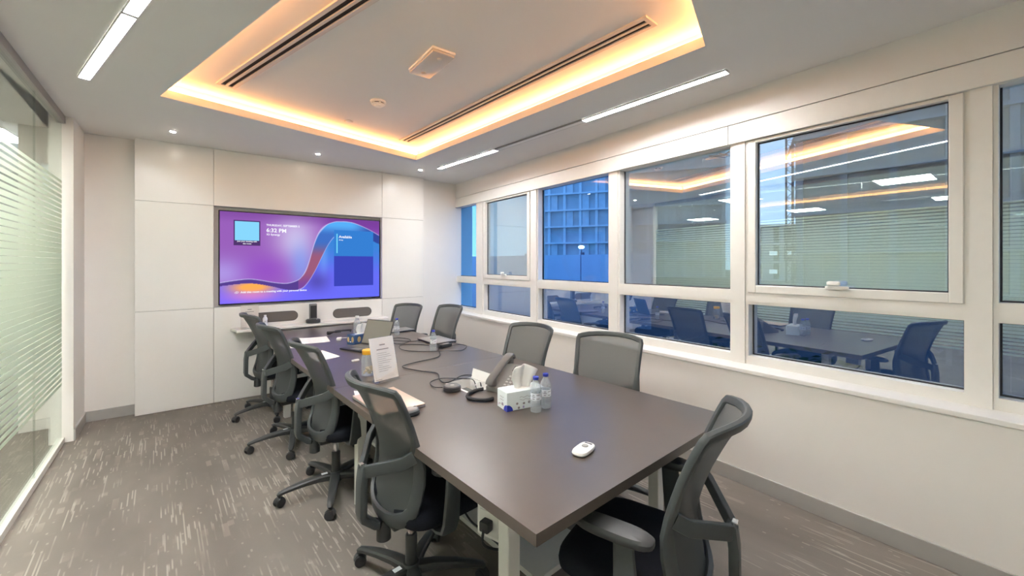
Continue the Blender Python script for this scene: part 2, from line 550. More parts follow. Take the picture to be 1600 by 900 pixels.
gp = thing('wall_glass', 'frameless glass partition with pale green frosted stripes', 'glass wall', (gx(4.85), 4.85, 0), A_LEFT, kind='structure')
ys = [(-0.02, -0.815), (-0.820, -2.05), (-2.055, -3.30), (-3.305, -4.55), (-4.555, -6.05)]
for a, b in ys:
    obj('glass_pane', B(-0.006, 0.006, b, a, 0.045, CZ - 0.055), 'pane_partition', gp)
obj('top_rail', B(-0.025, 0.025, -6.05, 0.0, CZ - 0.06, CZ - 0.001), 'alu', gp)
obj('bottom_rail', B(-0.02, 0.02, -6.05, 0.0, 0.001, 0.045), 'leg_metal', gp)
obj('end_post', B(-0.06, 0.03, 0.0, 0.085, 0.0, CZ - 0.002, 0.003, 1), 'wframe', gp)
# film bands: closed in the middle, thinning out to top and bottom
zb, zt, n = 0.47, 2.16, 42
pitch = (zt - zb) / n
for k in range(n):
    z = zb + (k + 0.5) * pitch
    t = abs((k + 0.5) / n - 0.5) * 2
    hh = pitch * (0.485 - 0.22 * t ** 1.6)
    if k == 0: base_m = None
    bmf = B(0.0065, 0.0078, -6.05, -0.03, z - hh, z + hh)
    obj('film_stripe', bmf, 'film', gp)

# wall behind the camera
wf = obj('wall_front', B(-1.2, 3.3, -1.75, -1.6, 0, 2.75), 'wall')
tag(wf, 'plain cream wall at the near end of the room', 'wall', kind='structure')

# right wall below and above the windows
wr = obj('wall_right', B(-0.16, 0.16, -1.75, 5.95, 0, 0.745), 'wall'); wr.matrix_world = RW
tag(wr, 'low cream wall under the long band of windows', 'wall', kind='structure')
obj('window_sill', B(-0.175, 0.10, -1.75, 5.70, 0.745, 0.772, 0.004, 2), 'sill', wr)
bb = obj('baseboard_right', B(-0.173, -0.1601, -1.6, 5.62, 0, 0.098, 0.002, 1), 'baseboard'); bb.matrix_world = RW
tag(bb, 'grey skirting along the window wall', 'baseboard', kind='structure')
wt = obj('wall_upper', B(-0.03, 0.16, -1.75, 5.95, 2.468, 2.75), 'wall'); wt.matrix_world = RW
tag(wt, 'cream wall band between ceiling and blind box', 'wall', kind='structure')
tr = obj('trim_1', B(0.0, 0.16, -1.75, 5.95, 2.345, 2.47), 'gasket'); tr.matrix_world = RW
tag(tr, 'cream blind box fascia running above the windows', 'trim', kind='structure')
for a, b in ((-1.75, 1.515), (1.519, 5.70)):
    obj('fascia_board', B(-0.032, -0.001, a, b, 2.328, 2.462, 0.002, 1), 'wframe', tr)

def bay(num, y0, y1, label, up_pane, low_pane, sash=False, hinge=False):
    t = thing('window_%d' % num, label, 'window', on_right((y0 + y1) / 2), A_RIGHT, kind='structure')
    w = (y1 - y0) / 2
    fw = 0.018
    # frame liners of upper and lower light
    for (z0, z1) in ((1.268, 2.345), (0.772, 1.208)):
        lo_ = 0.058 if z0 < 1 else fw
        bm = bmesh.new()
        box(bm, 0.0, 0.10, -w, -w + fw, z0, z1); box(bm, 0.0, 0.10, w - fw, w, z0, z1)
        box(bm, 0.0, 0.10, -w + fw, w - fw, z0, z0 + lo_); box(bm, 0.0, 0.10, -w + fw, w - fw, z1 - fw, z1)
        obj('frame', bm, 'wframe', t)
    obj('transom', B(-0.004, 0.10, -w, w, 1.208, 1.268), 'wframe', t)
    zl = 0.830
    bm = bmesh.new()
    box(bm, 0.066, 0.082, -w + fw, -w + fw + 0.008, zl, 1.19); box(bm, 0.066, 0.082, w - fw - 0.008, w - fw, zl, 1.19)
    box(bm, 0.066, 0.082, -w + fw + 0.008, w - fw - 0.008, zl, zl + 0.008); box(bm, 0.066, 0.082, -w + fw + 0.008, w - fw - 0.008, 1.182, 1.19)
    obj('gasket', bm, 'gasket', t)
    obj('pane', B(0.070, 0.078, -w + fw + 0.008, w - fw - 0.008, zl + 0.008, 1.182), low_pane, t)
    if sash:
        sw = 0.052
        bm = bmesh.new()
        a0, a1, s0, s1 = -w + fw, w - fw, 1.272, 2.326
        box(bm, -0.012, 0.06, a0, a0 + sw, s0, s1, 0.003, 1); box(bm, -0.012, 0.06, a1 - sw, a1, s0, s1, 0.003, 1)
        box(bm, -0.012, 0.06, a0 + sw, a1 - sw, s0, s0 + sw, 0.003, 1); box(bm, -0.012, 0.06, a0 + sw, a1 - sw, s1 - 0.02, s1, 0.003, 1)
        so = obj('sash', bm, 'wframe', t)
        bm = bmesh.new()
        box(bm, 0.022, 0.034, a0 + sw, a0 + sw + 0.007, s0 + sw, s1 - 0.02); box(bm, 0.022, 0.034, a1 - sw - 0.007, a1 - sw, s0 + sw, s1 - 0.02)
        box(bm, 0.022, 0.034, a0 + sw, a1 - sw, s0 + sw, s0 + sw + 0.007); box(bm, 0.022, 0.034, a0 + sw, a1 - sw, s1 - 0.027, s1 - 0.02)
        obj('gasket', bm, 'gasket', so)
        obj('pane', B(0.026, 0.032, a0 + sw + 0.007, a1 - sw - 0.007, s0 + sw + 0.007, s1 - 0.027), up_pane, so)
        hd = bmesh.new()
        cushion(hd, -0.026, 0.0, 0.013, 0.058, [(0.9, 1.318), (1, 1.321), (1, 1.336), (0.9, 1.339)], 20, 3)
        cushion(hd, -0.040, 0.012, 0.014, 0.034, [(0.7, 1.340), (1, 1.345), (1, 1.362), (0.7, 1.368)], 20, 2.5)
        obj('handle', hd, 'white_plastic', so, smooth=True)
    else:
        bm = bmesh.new()
        z0, z1 = 1.286, 2.327
        box(bm, 0.066, 0.082, -w + fw, -w + fw + 0.008, z0, z1); box(bm, 0.066, 0.082, w - fw - 0.008, w - fw, z0, z1)
        box(bm, 0.066, 0.082, -w + fw + 0.008, w - fw - 0.008, z0, z0 + 0.008)
        obj('gasket', bm, 'gasket', t)
        obj('pane', B(0.070, 0.078, -w + fw + 0.008, w - fw - 0.008, z0 + 0.008, z1), up_pane, t)
    if hinge:
        bm = bmesh.new()
        sweep(bm, [(0.035, -w + 0.03, 2.30), (0.045, -w + 0.10, 2.275), (0.055, -w + 0.20, 2.30)], (0.006, 0.004), n=6)
        sweep(bm, [(0.040, -w + 0.05, 2.27), (0.045, -w + 0.12, 2.30)], (0.005, 0.004), n=6)
        obj('restrictor_arm', bm, 'alu', t)
    return t

bay(1, 5.018, 5.640, 'narrow fixed window in the far corner showing clear blue sky', 'pane_fixed', 'pane_fixed')
bay(2, 3.797, 4.850, 'openable window second from the far corner with small white handle', 'pane_sash', 'pane_low', sash=True, hinge=True)
bay(3, 2.621, 3.690, 'deep blue fixed window showing the concrete frame building', 'pane_fixed', 'pane_low')
bay(4, 1.497, 2.525, 'fixed window reflecting the corner of the lit ceiling tray', 'pane_sash', 'pane_low', hinge=True)
bay(5, 0.360, 1.410, 'large openable window with white handle and crane behind it', 'pane_wide', 'pane_low', sash=True)
bay(6, -0.760, 0.285, 'fixed window cut off by the right edge', 'pane_wide', 'pane_low')
posts = [(4.850, 5.018), (3.690, 3.797), (2.525, 2.621), (1.410, 1.497), (0.285, 0.360)]
plab = ['first white post from the far window corner', 'white post between sash and deep blue window', 'white post left of the tray reflection',
        'white post left of the crane window', 'white post right of the crane window']
for i, (a, b) in enumerate(posts):
    o = obj('trim_%d' % (i + 2), B(-0.012, 0.10, 0.0005, b - a - 0.0005, 0.772, 2.345), 'wframe', loc=on_right(a), rotz=A_RIGHT)
    tag(o, plab[i], 'trim', kind='structure')
o = obj('wall_pier', B(-0.01, 0.16, -1.75, -0.7605, 0.772, 2.345), 'wall'); o.matrix_world = RW
tag(o, 'cream wall pier beyond the nearest window', 'wall', kind='structure')

# ------------------------------------------------------------------ office next door, seen through the partition and in reflections
o = obj('ceiling_office', B(-7.2, -1.17, -2.2, 8.2, CZ, CZ + 0.05), 'ceiling')
tag(o, 'plain ceiling of the open office beyond the glass', 'ceiling', kind='structure')
o = obj('wall_office', B(-7.3, -7.2, -2.2, 8.2, 0, CZ), 'office_wall')
tag(o, 'distant office wall beyond the glass partition', 'wall', kind='structure')
o = obj('wall_office_end', B(-7.2, -1.16, 8.2, 8.3, 0, CZ), 'office_wall')
tag(o, 'end wall of the office beyond the glass', 'wall', kind='structure')
o = obj('wall_office_near', B(-7.2, -1.2, -2.3, -2.2, 0, CZ), 'office_wall')
tag(o, 'near wall of the office behind the camera', 'wall', kind='structure')
pl = [(-1.95, 5.85), (-1.95, 3.55), (-1.95, 1.30), (-1.95, -0.9), (-4.75, 5.70), (-4.75, 3.30), (-4.75, 1.0)]
PLAB = ['square panel light seen through the glass above the frosted stripes', 'panel light next along the glass partition towards the camera', 'broad panel light reflected at the top right of the crane window', 'panel light beyond the glass behind the camera',
        'distant panel light reflected beside the lit tray corner', 'distant panel light reflected in the middle of the crane window', 'distant panel light nearest the right edge in the reflections']
for i, (x, y) in enumerate(pl):
    t = thing('office_ceiling_light', PLAB[i], 'light', (x, y, CZ), 0, 'panel lights of the office next door')
    bm = bmesh.new()
    box(bm, -0.31, 0.31, -0.31, -0.295, -0.012, -0.0005); box(bm, -0.31, 0.31, 0.295, 0.31, -0.012, -0.0005)
    box(bm, -0.31, -0.295, -0.295, 0.295, -0.012, -0.0005); box(bm, 0.295, 0.31, -0.295, 0.295, -0.012, -0.0005)
    obj('frame', bm, 'white_plastic', t)
    obj('diffuser', B(-0.295, 0.295, -0.295, 0.295, -0.009, -0.001), 'office_panel', t)
t = thing('wall_speaker', 'small white box fixed high on the wall beyond the glass', 'box', (-1.262, 5.30, 2.23), 0)
obj('housing', B(-0.09, 0.0, -0.06, 0.06, -0.13, 0.13, 0.012, 2), 'white_plastic', t, smooth=True)
obj('grille', B(-0.075, -0.015, -0.0635, -0.0601, -0.11, 0.11), 'box_white', t)

# ------------------------------------------------------------------ ceiling fittings
def linear(name, a, b, lit, label, group):
    a = Vector(a); b = Vector(b); d = b - a; L_ = d.length
    t = thing(name, label, 'light', (a.x, a.y, CZ), math.atan2(d.y, d.x), group)
    bm = bmesh.new()
    box(bm, 0, L_, -0.029, -0.026, -0.016, -0.0005); box(bm, 0, L_, 0.026, 0.029, -0.016, -0.0005)
    box(bm, 0, 0.004, -0.026, 0.026, -0.016, -0.0005); box(bm, L_ - 0.004, L_, -0.026, 0.026, -0.016, -0.0005)
    obj('housing', bm, 'alu' if not lit else 'white_plastic', t)
    obj('diffuser', B(0.004, L_ - 0.004, -0.026, 0.026, -0.004 if lit else -0.0155, -0.001), 'tube' if lit else 'dim_diffuser', t)
grp = 'linear lights in the ceiling'
linear('linear_light', (2.172, 4.739), (2.318, 3.625), True, 'short lit linear ceiling light nearest the far window corner', grp)
linear('linear_light', (2.319, 3.617), (2.447, 2.470), False, 'unlit middle section of the linear light on the window side', grp)
linear('linear_light', (2.448, 2.462), (2.557, 1.316), True, 'long lit linear ceiling light nearest the camera on the window side', grp)
dv = (Vector((-0.398, 2.670)) - Vector((-0.774, 3.742)))
pA = Vector((-0.774, 3.742)); pB = pA + dv * 1.0
linear('linear_light', pA, pB, True, 'bright linear ceiling light ending over the glass partition side', grp)
pC = pB + dv.normalized() * 0.022
linear('linear_light', pC, pC + dv * 1.1, True, 'linear ceiling light cut off by the top edge on the partition side', grp)
pD = pC + dv * 1.1 + dv.normalized() * 0.012
linear('linear_light', pD, pD + dv * 1.0, True, 'added unseen linear ceiling light above the camera, brightening the low window wall', grp)  # extra section out of view, added to throw more light on the low window wall

def slot_diffuser(corner, ang, L_, w, label):
    t = thing('slot_diffuser', label, 'vent', (corner[0], corner[1], UZ), ang, 'slot diffusers of the ceiling tray')
    bm = bmesh.new()
    bw = w * 0.20
    box(bm, 0, L_, -w / 2, -w / 2 + bw, -0.012, -0.0005); box(bm, 0, L_, w / 2 - bw, w / 2, -0.012, -0.0005)
    box(bm, 0, 0.025, -w / 2 + bw, w / 2 - bw, -0.012, -0.0005); box(bm, L_ - 0.025, L_, -w / 2 + bw, w / 2 - bw, -0.012, -0.0005)
    obj('frame', bm, 'diffuser_frame', t)
    obj('cavity', B(0.025, L_ - 0.025, -w / 2 + bw, w / 2 - bw, -0.003, -0.001), 'slot_dark', t)
    obj('blade', B(0.025, L_ - 0.025, -w * 0.07, w * 0.07, -0.012, -0.004), 'diffuser_frame', t)
d1 = Vector((0.5325, 2.177)) - Vector((-0.0275, 3.781))
slot_diffuser((-0.0275, 3.781), math.atan2(d1.y, d1.x), 2.95, 0.125, 'long slot air diffuser on the glass partition side of the tray')
d1 = Vector((1.924, 1.409)) - Vector((1.584, 4.365))
slot_diffuser((1.584, 4.365), math.atan2(d1.y, d1.x), d1.length, 0.122, 'long slot air diffuser on the window side of the tray')

t = thing('emergency_light', 'flat rectangular emergency light fitting in the ceiling tray', 'light', (1.108, 2.54, UZ), math.radians(2))
obj('base', B(-0.082, 0.082, -0.19, 0.19, -0.018, -0.0005, 0.006, 2), 'white_plastic', t, smooth=True)
mat('lens', (0.62, 0.57, 0.52), 0.25)
obj('lens', B(-0.078, 0.078, -0.186, 0.186, -0.036, -0.0185, 0.008, 2), 'lens', t, smooth=True)
for s_ in (-1, 1):
    obj('lamp', lathe(bmesh.new(), [(0.004, -0.046), (0.014, -0.042), (0.016, -0.0362)], 14, 0.0, s_ * 0.12), 'diffuser_frame', t, smooth=True)
t = thing('smoke_detector', 'round white smoke detector on the ceiling tray', 'detector', (1.019, 3.423, UZ))
obj('base', lathe(bmesh.new(), [(0.062, -0.0005), (0.062, -0.014), (0.056, -0.018)], 32), 'white_plastic', t, smooth=True)
obj('slot', lathe(bmesh.new(), [(0.047, -0.0182), (0.047, -0.026)], 32), 'slot_dark', t)
for k in range(6):
    a = k * PI / 3
    bm = B(-0.006, 0.006, 0.044, 0.053, -0.030, -0.0182)
    r_ = obj('rib', bm, 'white_plastic', t); r_.rotation_euler = (0, 0, a)
obj('chamber', lathe(bmesh.new(), [(0.053, -0.0262), (0.053, -0.030), (0.046, -0.034)], 32), 'white_plastic', t, smooth=True)
obj('tip', lathe(bmesh.new(), [(0.036, -0.0342), (0.034, -0.042), (0.022, -0.050), (0.008, -0.053)], 24), 'white_plastic', t, smooth=True)
t = thing('sprinkler_cap', 'tiny round cap flush in the tray near its far edge', 'sprinkler', (0.931, 4.059, UZ))
obj('ring', lathe(bmesh.new(), [(0.040, -0.0005), (0.040, -0.005), (0.034, -0.006)], 28), 'diffuser_frame', t, smooth=True)
obj('cap', lathe(bmesh.new(), [(0.030, -0.0062), (0.030, -0.012), (0.026, -0.014)], 28), 'ceiling', t, smooth=True)
dl = [(-0.426, 4.824, 'small downlight at the glass partition end of the row'), (0.80, 4.893, 'small downlight in the middle of the row'), (2.02, 4.972, 'small downlight nearest the window corner')]
for x, y, lb in dl:
    t = thing('downlight', lb, 'light', (x, y, CZ), 0, 'downlights in front of the screen wall')
    obj('ring', lathe(bmesh.new(), [(0.036, -0.0005), (0.036, -0.004), (0.026, -0.006)], 28), 'white_plastic', t, smooth=True)
    obj('lamp', lathe(bmesh.new(), [(0.021, -0.0062), (0.019, -0.009), (0.010, -0.011)], 20), 'spot', t, smooth=True)

# ------------------------------------------------------------------ the screen
tv = thing('wall_screen', 'large meeting room display with purple wave showing 6:32 PM', 'screen', on_back(1.535, 0.06, 1.022), A_BACK)
tw, thh = 0.878, 1.03
obj('bezel', B(-tw, tw, 0.0, 0.033, 0.0, thh, 0.004, 1), 'tv_black', tv)
def lerp(a, b, t): return a + (b - a) * t
def interp(pts, s_):
    if s_ <= pts[0][0]: return pts[0][1]
    for (a, va), (b, vb) in zip(pts, pts[1:]):
        if s_ <= b:
            t_ = (s_ - a) / (b - a); t_ = t_ * t_ * (3 - 2 * t_) if False else t_
            return va + (vb - va) * t_
    return pts[-1][1]
def st(x, y):
    s_ = (x - 62) / 1248
    top = 100 + 80 * s_; bot = 830 - 65 * s_
    return s_, 1 - (y - top) / (bot - top)
upc = [st(*p) for p in ((62, 664), (140, 648), (250, 634), (340, 645), (420, 660), (520, 668), (600, 645), (640, 610), (670, 560), (695, 490), (715, 420), (740, 340), (775, 265), (830, 210), (880, 188), (940, 180), (1060, 190), (1200, 240), (1310, 292))]
upc = [(v.x, v.y) for v in spline([(a, b, 0) for a, b in upc], 5)]
dnc = [st(*p) for p in ((62, 690), (250, 668), (400, 690), (520, 718), (620, 715), (680, 665), (740, 570), (800, 450), (850, 360), (900, 300), (960, 268), (1040, 262), (1160, 300), (1310, 360))]
dnc = [(v.x, v.y) for v in spline([(a, b, 0) for a, b in dnc], 5)]
def smooth(a, b, x):
    t_ = max(0.0, min(1.0, (x - a) / (b - a))); return t_ * t_ * (3 - 2 * t_)
def mixv(a, b, t_): return tuple(lerp(p, q, t_) for p, q in zip(a, b))
def blob(s_, t_, cs, ct, rs, rt): return math.exp(-(((s_ - cs) / rs) ** 2 + ((t_ - ct) / rt) ** 2))
def screen_col(s_, t_):
    u_, d_ = interp(upc, s_), interp(dnc, s_)
    if t_ > u_:
        c_ = (146, 92, 178)
        c_ = mixv(c_, (198, 184, 222), min(1, 0.95 * blob(s_, t_, 0.42, 0.72, 0.13, 0.34)))
        c_ = mixv(c_, (120, 160, 235), 0.7 * blob(s_, t_, 0.45, 0.42, 0.07, 0.25))
        c_ = mixv(c_, (176, 168, 235), 0.7 * blob(s_, t_, 0.02, 0.33, 0.14, 0.16))
        c_ = mixv(c_, (142, 74, 190), 0.75 * blob(s_, t_, 0.25, 0.36, 0.14, 0.18))
        c_ = mixv(c_, (122, 62, 158), smooth(0.55, 0.72, s_) * smooth(0.7, 0.95, t_))
        c_ = mixv(c_, (110, 62, 140), 0.5 * smooth(0.86, 1.0, t_))
    elif t_ > d_:
        if s_ < 0.44:
            c_ = (84, 62, 138)
        else:
            k = smooth(0.30, 0.85, t_)
            c_ = mixv((120, 70, 150), (150, 88, 118), smooth(0.16, 0.35, t_))
            c_ = mixv(c_, (62, 108, 190), smooth(0.5, 0.72, t_))
            c_ = mixv(c_, (84, 168, 238), smooth(0.78, 0.93, t_) * smooth(0.52, 0.6, s_))
            c_ = mixv(c_, (50, 70, 150), smooth(0.78, 0.98, s_))
    else:
        c_ = mixv((116, 104, 244), (98, 106, 236), s_)
        if s_ > 0.44:
            c_ = mixv(c_, (58, 128, 208), smooth(0.25, 0.7, t_))
            c_ = mixv(c_, (78, 70, 160), 0.75 * blob(s_, t_, 0.56, 0.22, 0.08, 0.12))
            c_ = mixv(c_, (120, 170, 240), 0.5 * blob(s_, t_, 0.60, 0.52, 0.03, 0.2))
        c_ = mixv(c_, (250, 170, 80), min(1, 1.2 * blob(s_, t_, 0.17, 0.17, 0.12, 0.07)))
        c_ = mixv(c_, (236, 130, 190), 0.6 * blob(s_, t_, 0.17, 0.07, 0.14, 0.06))
    e = min(abs(t_ - u_), 1.0)
    w_ = 0.007 + 0.02 * smooth(0.45, 0.5, s_) * (1 - smooth(0.58, 0.64, s_))
    if s_ > 0.44 and s_ < 0.68 and abs(t_ - d_) < 0.012: c_ = mixv(c_, (190, 190, 245), (1 - abs(t_ - d_) / 0.012) * 0.8)
    if e < w_: c_ = mixv(c_, (208, 206, 246), (1 - e / w_) * 0.85)
    return c_
NX, NY = 300, 170
me = bpy.data.meshes.new('picture')
sx0, sx1, sz0, sz1 = -tw + 0.012, tw - 0.012, 0.016, thh - 0.012
vv = []; ff = []; cc = []
for j in range(NY + 1):
    for i in range(NX + 1):
        s_, t_ = i / NX, j / NY
        vv.append((lerp(sx0, sx1, s_), -0.0008, lerp(sz0, sz1, t_)))
        cc.append(lin(*screen_col(s_, t_)))
for j in range(NY):
    for i in range(NX):
        a = j * (NX + 1) + i
        ff.append((a, a + 1, a + NX + 2, a + NX + 1))
me.from_pydata(vv, [], ff)
ca = me.color_attributes.new('picture', 'FLOAT_COLOR', 'POINT')
ca.data.foreach_set('color', [x for c_ in cc for x in c_])
pm = bpy.data.materials.new('screen_picture'); pm.use_nodes = True
nt = pm.node_tree; nt.nodes.clear()
po = nt.nodes.new('ShaderNodeOutputMaterial'); pe = nt.nodes.new('ShaderNodeEmission'); pa = nt.nodes.new('ShaderNodeVertexColor')
pa.layer_name = 'picture'
nt.links.new(pa.outputs[0], pe.inputs[0]); nt.links.new(pe.outputs[0], po.inputs[0])
pe.inputs[1].default_value = 0.70
me.materials.append(pm)
pic = link(bpy.data.objects.new('picture', me)); pic.parent = tv
def scr(s_, t_): return lerp(sx0, sx1, s_), lerp(sz0, sz1, t_)
def scr_rect(name, x0, y0, x1, y1, m, dy):
    a = scr(*st(x0, y1)); b = scr(*st(x1, y0))
    return obj(name, quad_xz(a[0], b[0], a[1], b[1], -dy), m, tv)
emis('ui_white', lin(240, 240, 250), 0.70)
emis('ui_cyan', lin(120, 215, 245), 0.70)
emis('ui_code', lin(130, 205, 240), 0.70)
emis('ui_dark', lin(78, 52, 104), 0.70)
emis('ui_navy', lin(58, 66, 176), 0.70)
emis('ui_blue', lin(52, 122, 202), 0.70)
scr_rect('join_card', 150, 178, 330, 368, 'ui_dark', 0.0012)
scr_rect('join_square', 158, 186, 322, 328, 'ui_code', 0.0016)
scr_rect('status_card', 898, 262, 1252, 452, 'ui_blue', 0.0012)
scr_rect('agenda_card', 898, 452, 1252, 690, 'ui_navy', 0.0012)
scr_rect('status_bar', 919, 276, 928, 428, 'ui_cyan', 0.0016)
def scr_text(body, x, y, size, al='LEFT'):
    mt = text_mesh(body, size, al)
    mt.materials.clear(); mt.materials.append(M['ui_white'])
    o_ = link(bpy.data.objects.new('screen_text', mt)); o_.parent = tv; o_['kind'] = 'stuff'
    a = scr(*st(x, y)); o_.location = (a[0], -0.0022, a[1]); o_.rotation_euler = (PI / 2, 0, 0)
scr_text('THURSDAY, SEPTEMBER 5', 372, 214, 0.030)
scr_text('6:32 PM', 372, 262, 0.062)
scr_text('IO Synergy', 374, 288, 0.030)
scr_text('Join your meeting with', 240, 342, 0.020, 'CENTER')
scr_text('this room', 240, 360, 0.020, 'CENTER')
scr_text('Available', 940, 308, 0.044)
scr_text('All day', 940, 328, 0.018)
scr_text('Add this room to a meeting with your personal device', 196, 745, 0.030)
bm = bmesh.new()
for k in (0, 1):
    a = scr(*st(166 + 7 * k, 742 - 4 * k))
    sweep(bm, [(a[0] + 0.013 * math.cos(q), -0.0018, a[1] + 0.009 * math.sin(q)) for q in [2 * PI * i / 14 for i in range(14)]], (0.0016, 0.0004), up=(0, 1, 0), n=4, closed=True)
obj('link_icon', bm, 'ui_white', tv)
bm = bmesh.new()
p_ = spline([(0.60, 0.03, 0.012), (0.70, 0.012, -0.004), (0.80, 0.02, 0.006), (0.868, 0.0, -0.006), (0.893, 0.02, 0.02), (0.893, 0.03, 0.10)], 6)
sweep(bm, p_, (0.004, 0.004), n=6)
o = obj('screen_cable', bm, 'cable', loc=on_back(1.535, 0.055, 1.012), rotz=A_BACK)
tag(o, 'thin black cable along the lower corner of the display', 'cable')

# grilles, shelf, shelf things
def pill(u0, u1, z0, z1, label):
    t = thing('speaker_grille', label, 'speaker', on_back((u0 + u1) / 2, -0.001, z0), A_BACK, 'grilles under the display')
    hw, hz = (u1 - u0) / 2, (z1 - z0) / 2
    def outline(e):
        r = hz + e; q = []
        for k in range(13):
            a = -PI / 2 + PI * k / 12; q.append((hw - hz + r * math.cos(a), hz + r * math.sin(a)))
        for k in range(13):
            a = PI / 2 + PI * k / 12; q.append((-hw + hz + r * math.cos(a), hz + r * math.sin(a)))
        return q
    bm = bmesh.new()
    a = [bm.verts.new((x, 0, z)) for x, z in outline(-0.004)]; b = [bm.verts.new((x, -0.006, z)) for x, z in outline(-0.006)]
    bm.faces.new(b)
    for k in range(len(a)): bm.faces.new((a[k], a[(k + 1) % len(a)], b[(k + 1) % len(a)], b[k]))
    obj('cloth', bm, 'grille', t)
    bm = bmesh.new(); q = outline(-0.002)
    sweep(bm, [(x, -0.003, z) for x, z in q], (0.003, 0.003), up=(0, 1, 0), n=6, closed=True)
    obj('rim', bm, 'dark_grey', t)
pill(0.962, 1.412, 0.812, 0.925, 'oval dark speaker grille on the partition side under the display')
pill(1.800, 2.275, 0.798, 0.912, 'oval dark speaker grille on the window side under the display')
sh = obj('wall_shelf', prism(bmesh.new(), [(0.76, -0.001), (0.80, -0.205), (2.44, -0.205), (2.44, -0.001)], 0.752, 0.776), 'panel'); sh.matrix_world = BW
tag(sh, 'thin white shelf under the display', 'shelf')
t = thing('tower_device', 'dark upright docking unit on round foot under the display', 'device', on_back(1.555, -0.10, 0.776), A_BACK)
obj('foot', cushion(bmesh.new(), 0, 0, 0.078, 0.065, [(0.9, 0.0005), (1, 0.006), (1, 0.038), (0.85, 0.046)], 32, 2.4), 'dark_grey', t, smooth=True)
obj('column', B(-0.040, 0.040, -0.02, 0.025, 0.0465, 0.225, 0.006, 2), 'tv_grey', t, smooth=True)
obj('front_plate', B(-0.033, 0.033, -0.0225, -0.0205, 0.060, 0.205), 'dark_grey', t)
obj('indicator', lathe(bmesh.new(), [(0.006, 0.0465), (0.005, 0.049)], 12, 0.03, -0.04), 'white_plastic', t)

def acrylic_sign(name, label, loc, rotz, w, hgt, lean, paperm, rows):
    t = thing(name, label, 'sign', loc, rotz)
    obj('foot', B(-w / 2, w / 2, -0.028, 0.075, 0.0008, 0.004), 'acrylic', t)
    def leanmat(o_):
        o_.location = (0, 0, 0.004); o_.rotation_euler = (-lean, 0, 0)
    o_ = obj('acrylic_sheet', B(-w / 2, w / 2, -0.005, -0.002, 0.002, hgt), 'acrylic', t); leanmat(o_)
    o_ = obj('sheet', B(-w / 2 + 0.003, w / 2 - 0.003, -0.0015, 0.0, 0.004, hgt - 0.003), paperm, t); leanmat(o_)
    bm = bmesh.new()
    for (z, x0, x1, hh) in rows:
        box(bm, -w / 2 + x0 * w, -w / 2 + x1 * w, -0.0061, -0.0055, z * hgt, z * hgt + hh)
    o_ = obj('print', bm, 'ink', t); leanmat(o_); o_['kind'] = 'stuff'
    return t
rows = [(0.80, 0.38, 0.60, 0.008), (0.70, 0.25, 0.72, 0.006)] + [(0.62 - 0.045 * k, 0.22, (0.62, 0.74, 0.80, 0.55, 0.78, 0.70, 0.40, 0.66, 0.74, 0.58)[k], 0.002) for k in range(10)] + [(0.035, 0.06, 0.30, 0.003)]
acrylic_sign('shelf_sign', 'pinkish paper notice in acrylic stand on the shelf end', on_back(0.925, -0.125, 0.776), A_BACK, 0.165, 0.245, math.radians(6), 'paper_pink', rows)

# water bottle
def bottle(loc, label, cap='cap_blue', h=0.175, r=0.0275, tint='pet', group='small water bottles', lab=True):
    t = thing('water_bottle', label, 'bottle', loc, random.uniform(0, 6), group)
    k = h / 0.175; q = r
    prof = [(q * 0.72, 0.0005), (q * 0.95, 0.004), (q, 0.012), (q, 0.030), (q * 0.95, 0.034), (q, 0.038), (q, 0.058 * k), (q * 0.94, 0.062 * k), (q * 0.94, 0.098 * k), (q, 0.102 * k), (q, 0.116 * k), (q * 0.86, 0.132 * k), (q * 0.52, 0.150 * k), (q * 0.46, 0.156 * k), (q * 0.46, 0.160 * k)]
    obj('shell', lathe(bmesh.new(), prof, 28), tint, t, smooth=True)
    obj('cap', lathe(bmesh.new(), [(q * 0.52, 0.1605 * k), (q * 0.54, 0.162 * k), (q * 0.54, 0.173 * k), (q * 0.48, 0.175 * k)], 24), cap, t, smooth=True)
    if lab:
        obj('label_band', lathe(bmesh.new(), [(q * 0.955, 0.063 * k), (q * 0.955, 0.097 * k)], 28, caps=False), 'label_white', t, smooth=True)
        bm = bmesh.new()
        for a in range(7):
            th = a * 0.9; rr = q * 0.965
            for zz in (0.07, 0.080, 0.088):
                if (a + int(zz * 1000)) % 3 == 0: continue
                w_ = 0.12 + 0.1 * ((a * 7 + int(zz * 1000)) % 3)
                p = [(rr * math.cos(th + w_ * s_), rr * math.sin(th + w_ * s_), zz * k) for s_ in (-1, 0, 1)]
                sweep(bm, p, (0.0005, 0.0018), n=4)
        obj('label_print', bm, 'ink_dark', t)
    return t
b0 = on_back(1.07, -0.09, 0.776)
bottle(b0, 'small white labelled bottle on the shelf behind the chairs', cap='cap_white', h=0.13, r=0.024, tint='label_white', group='bottles', lab=True)

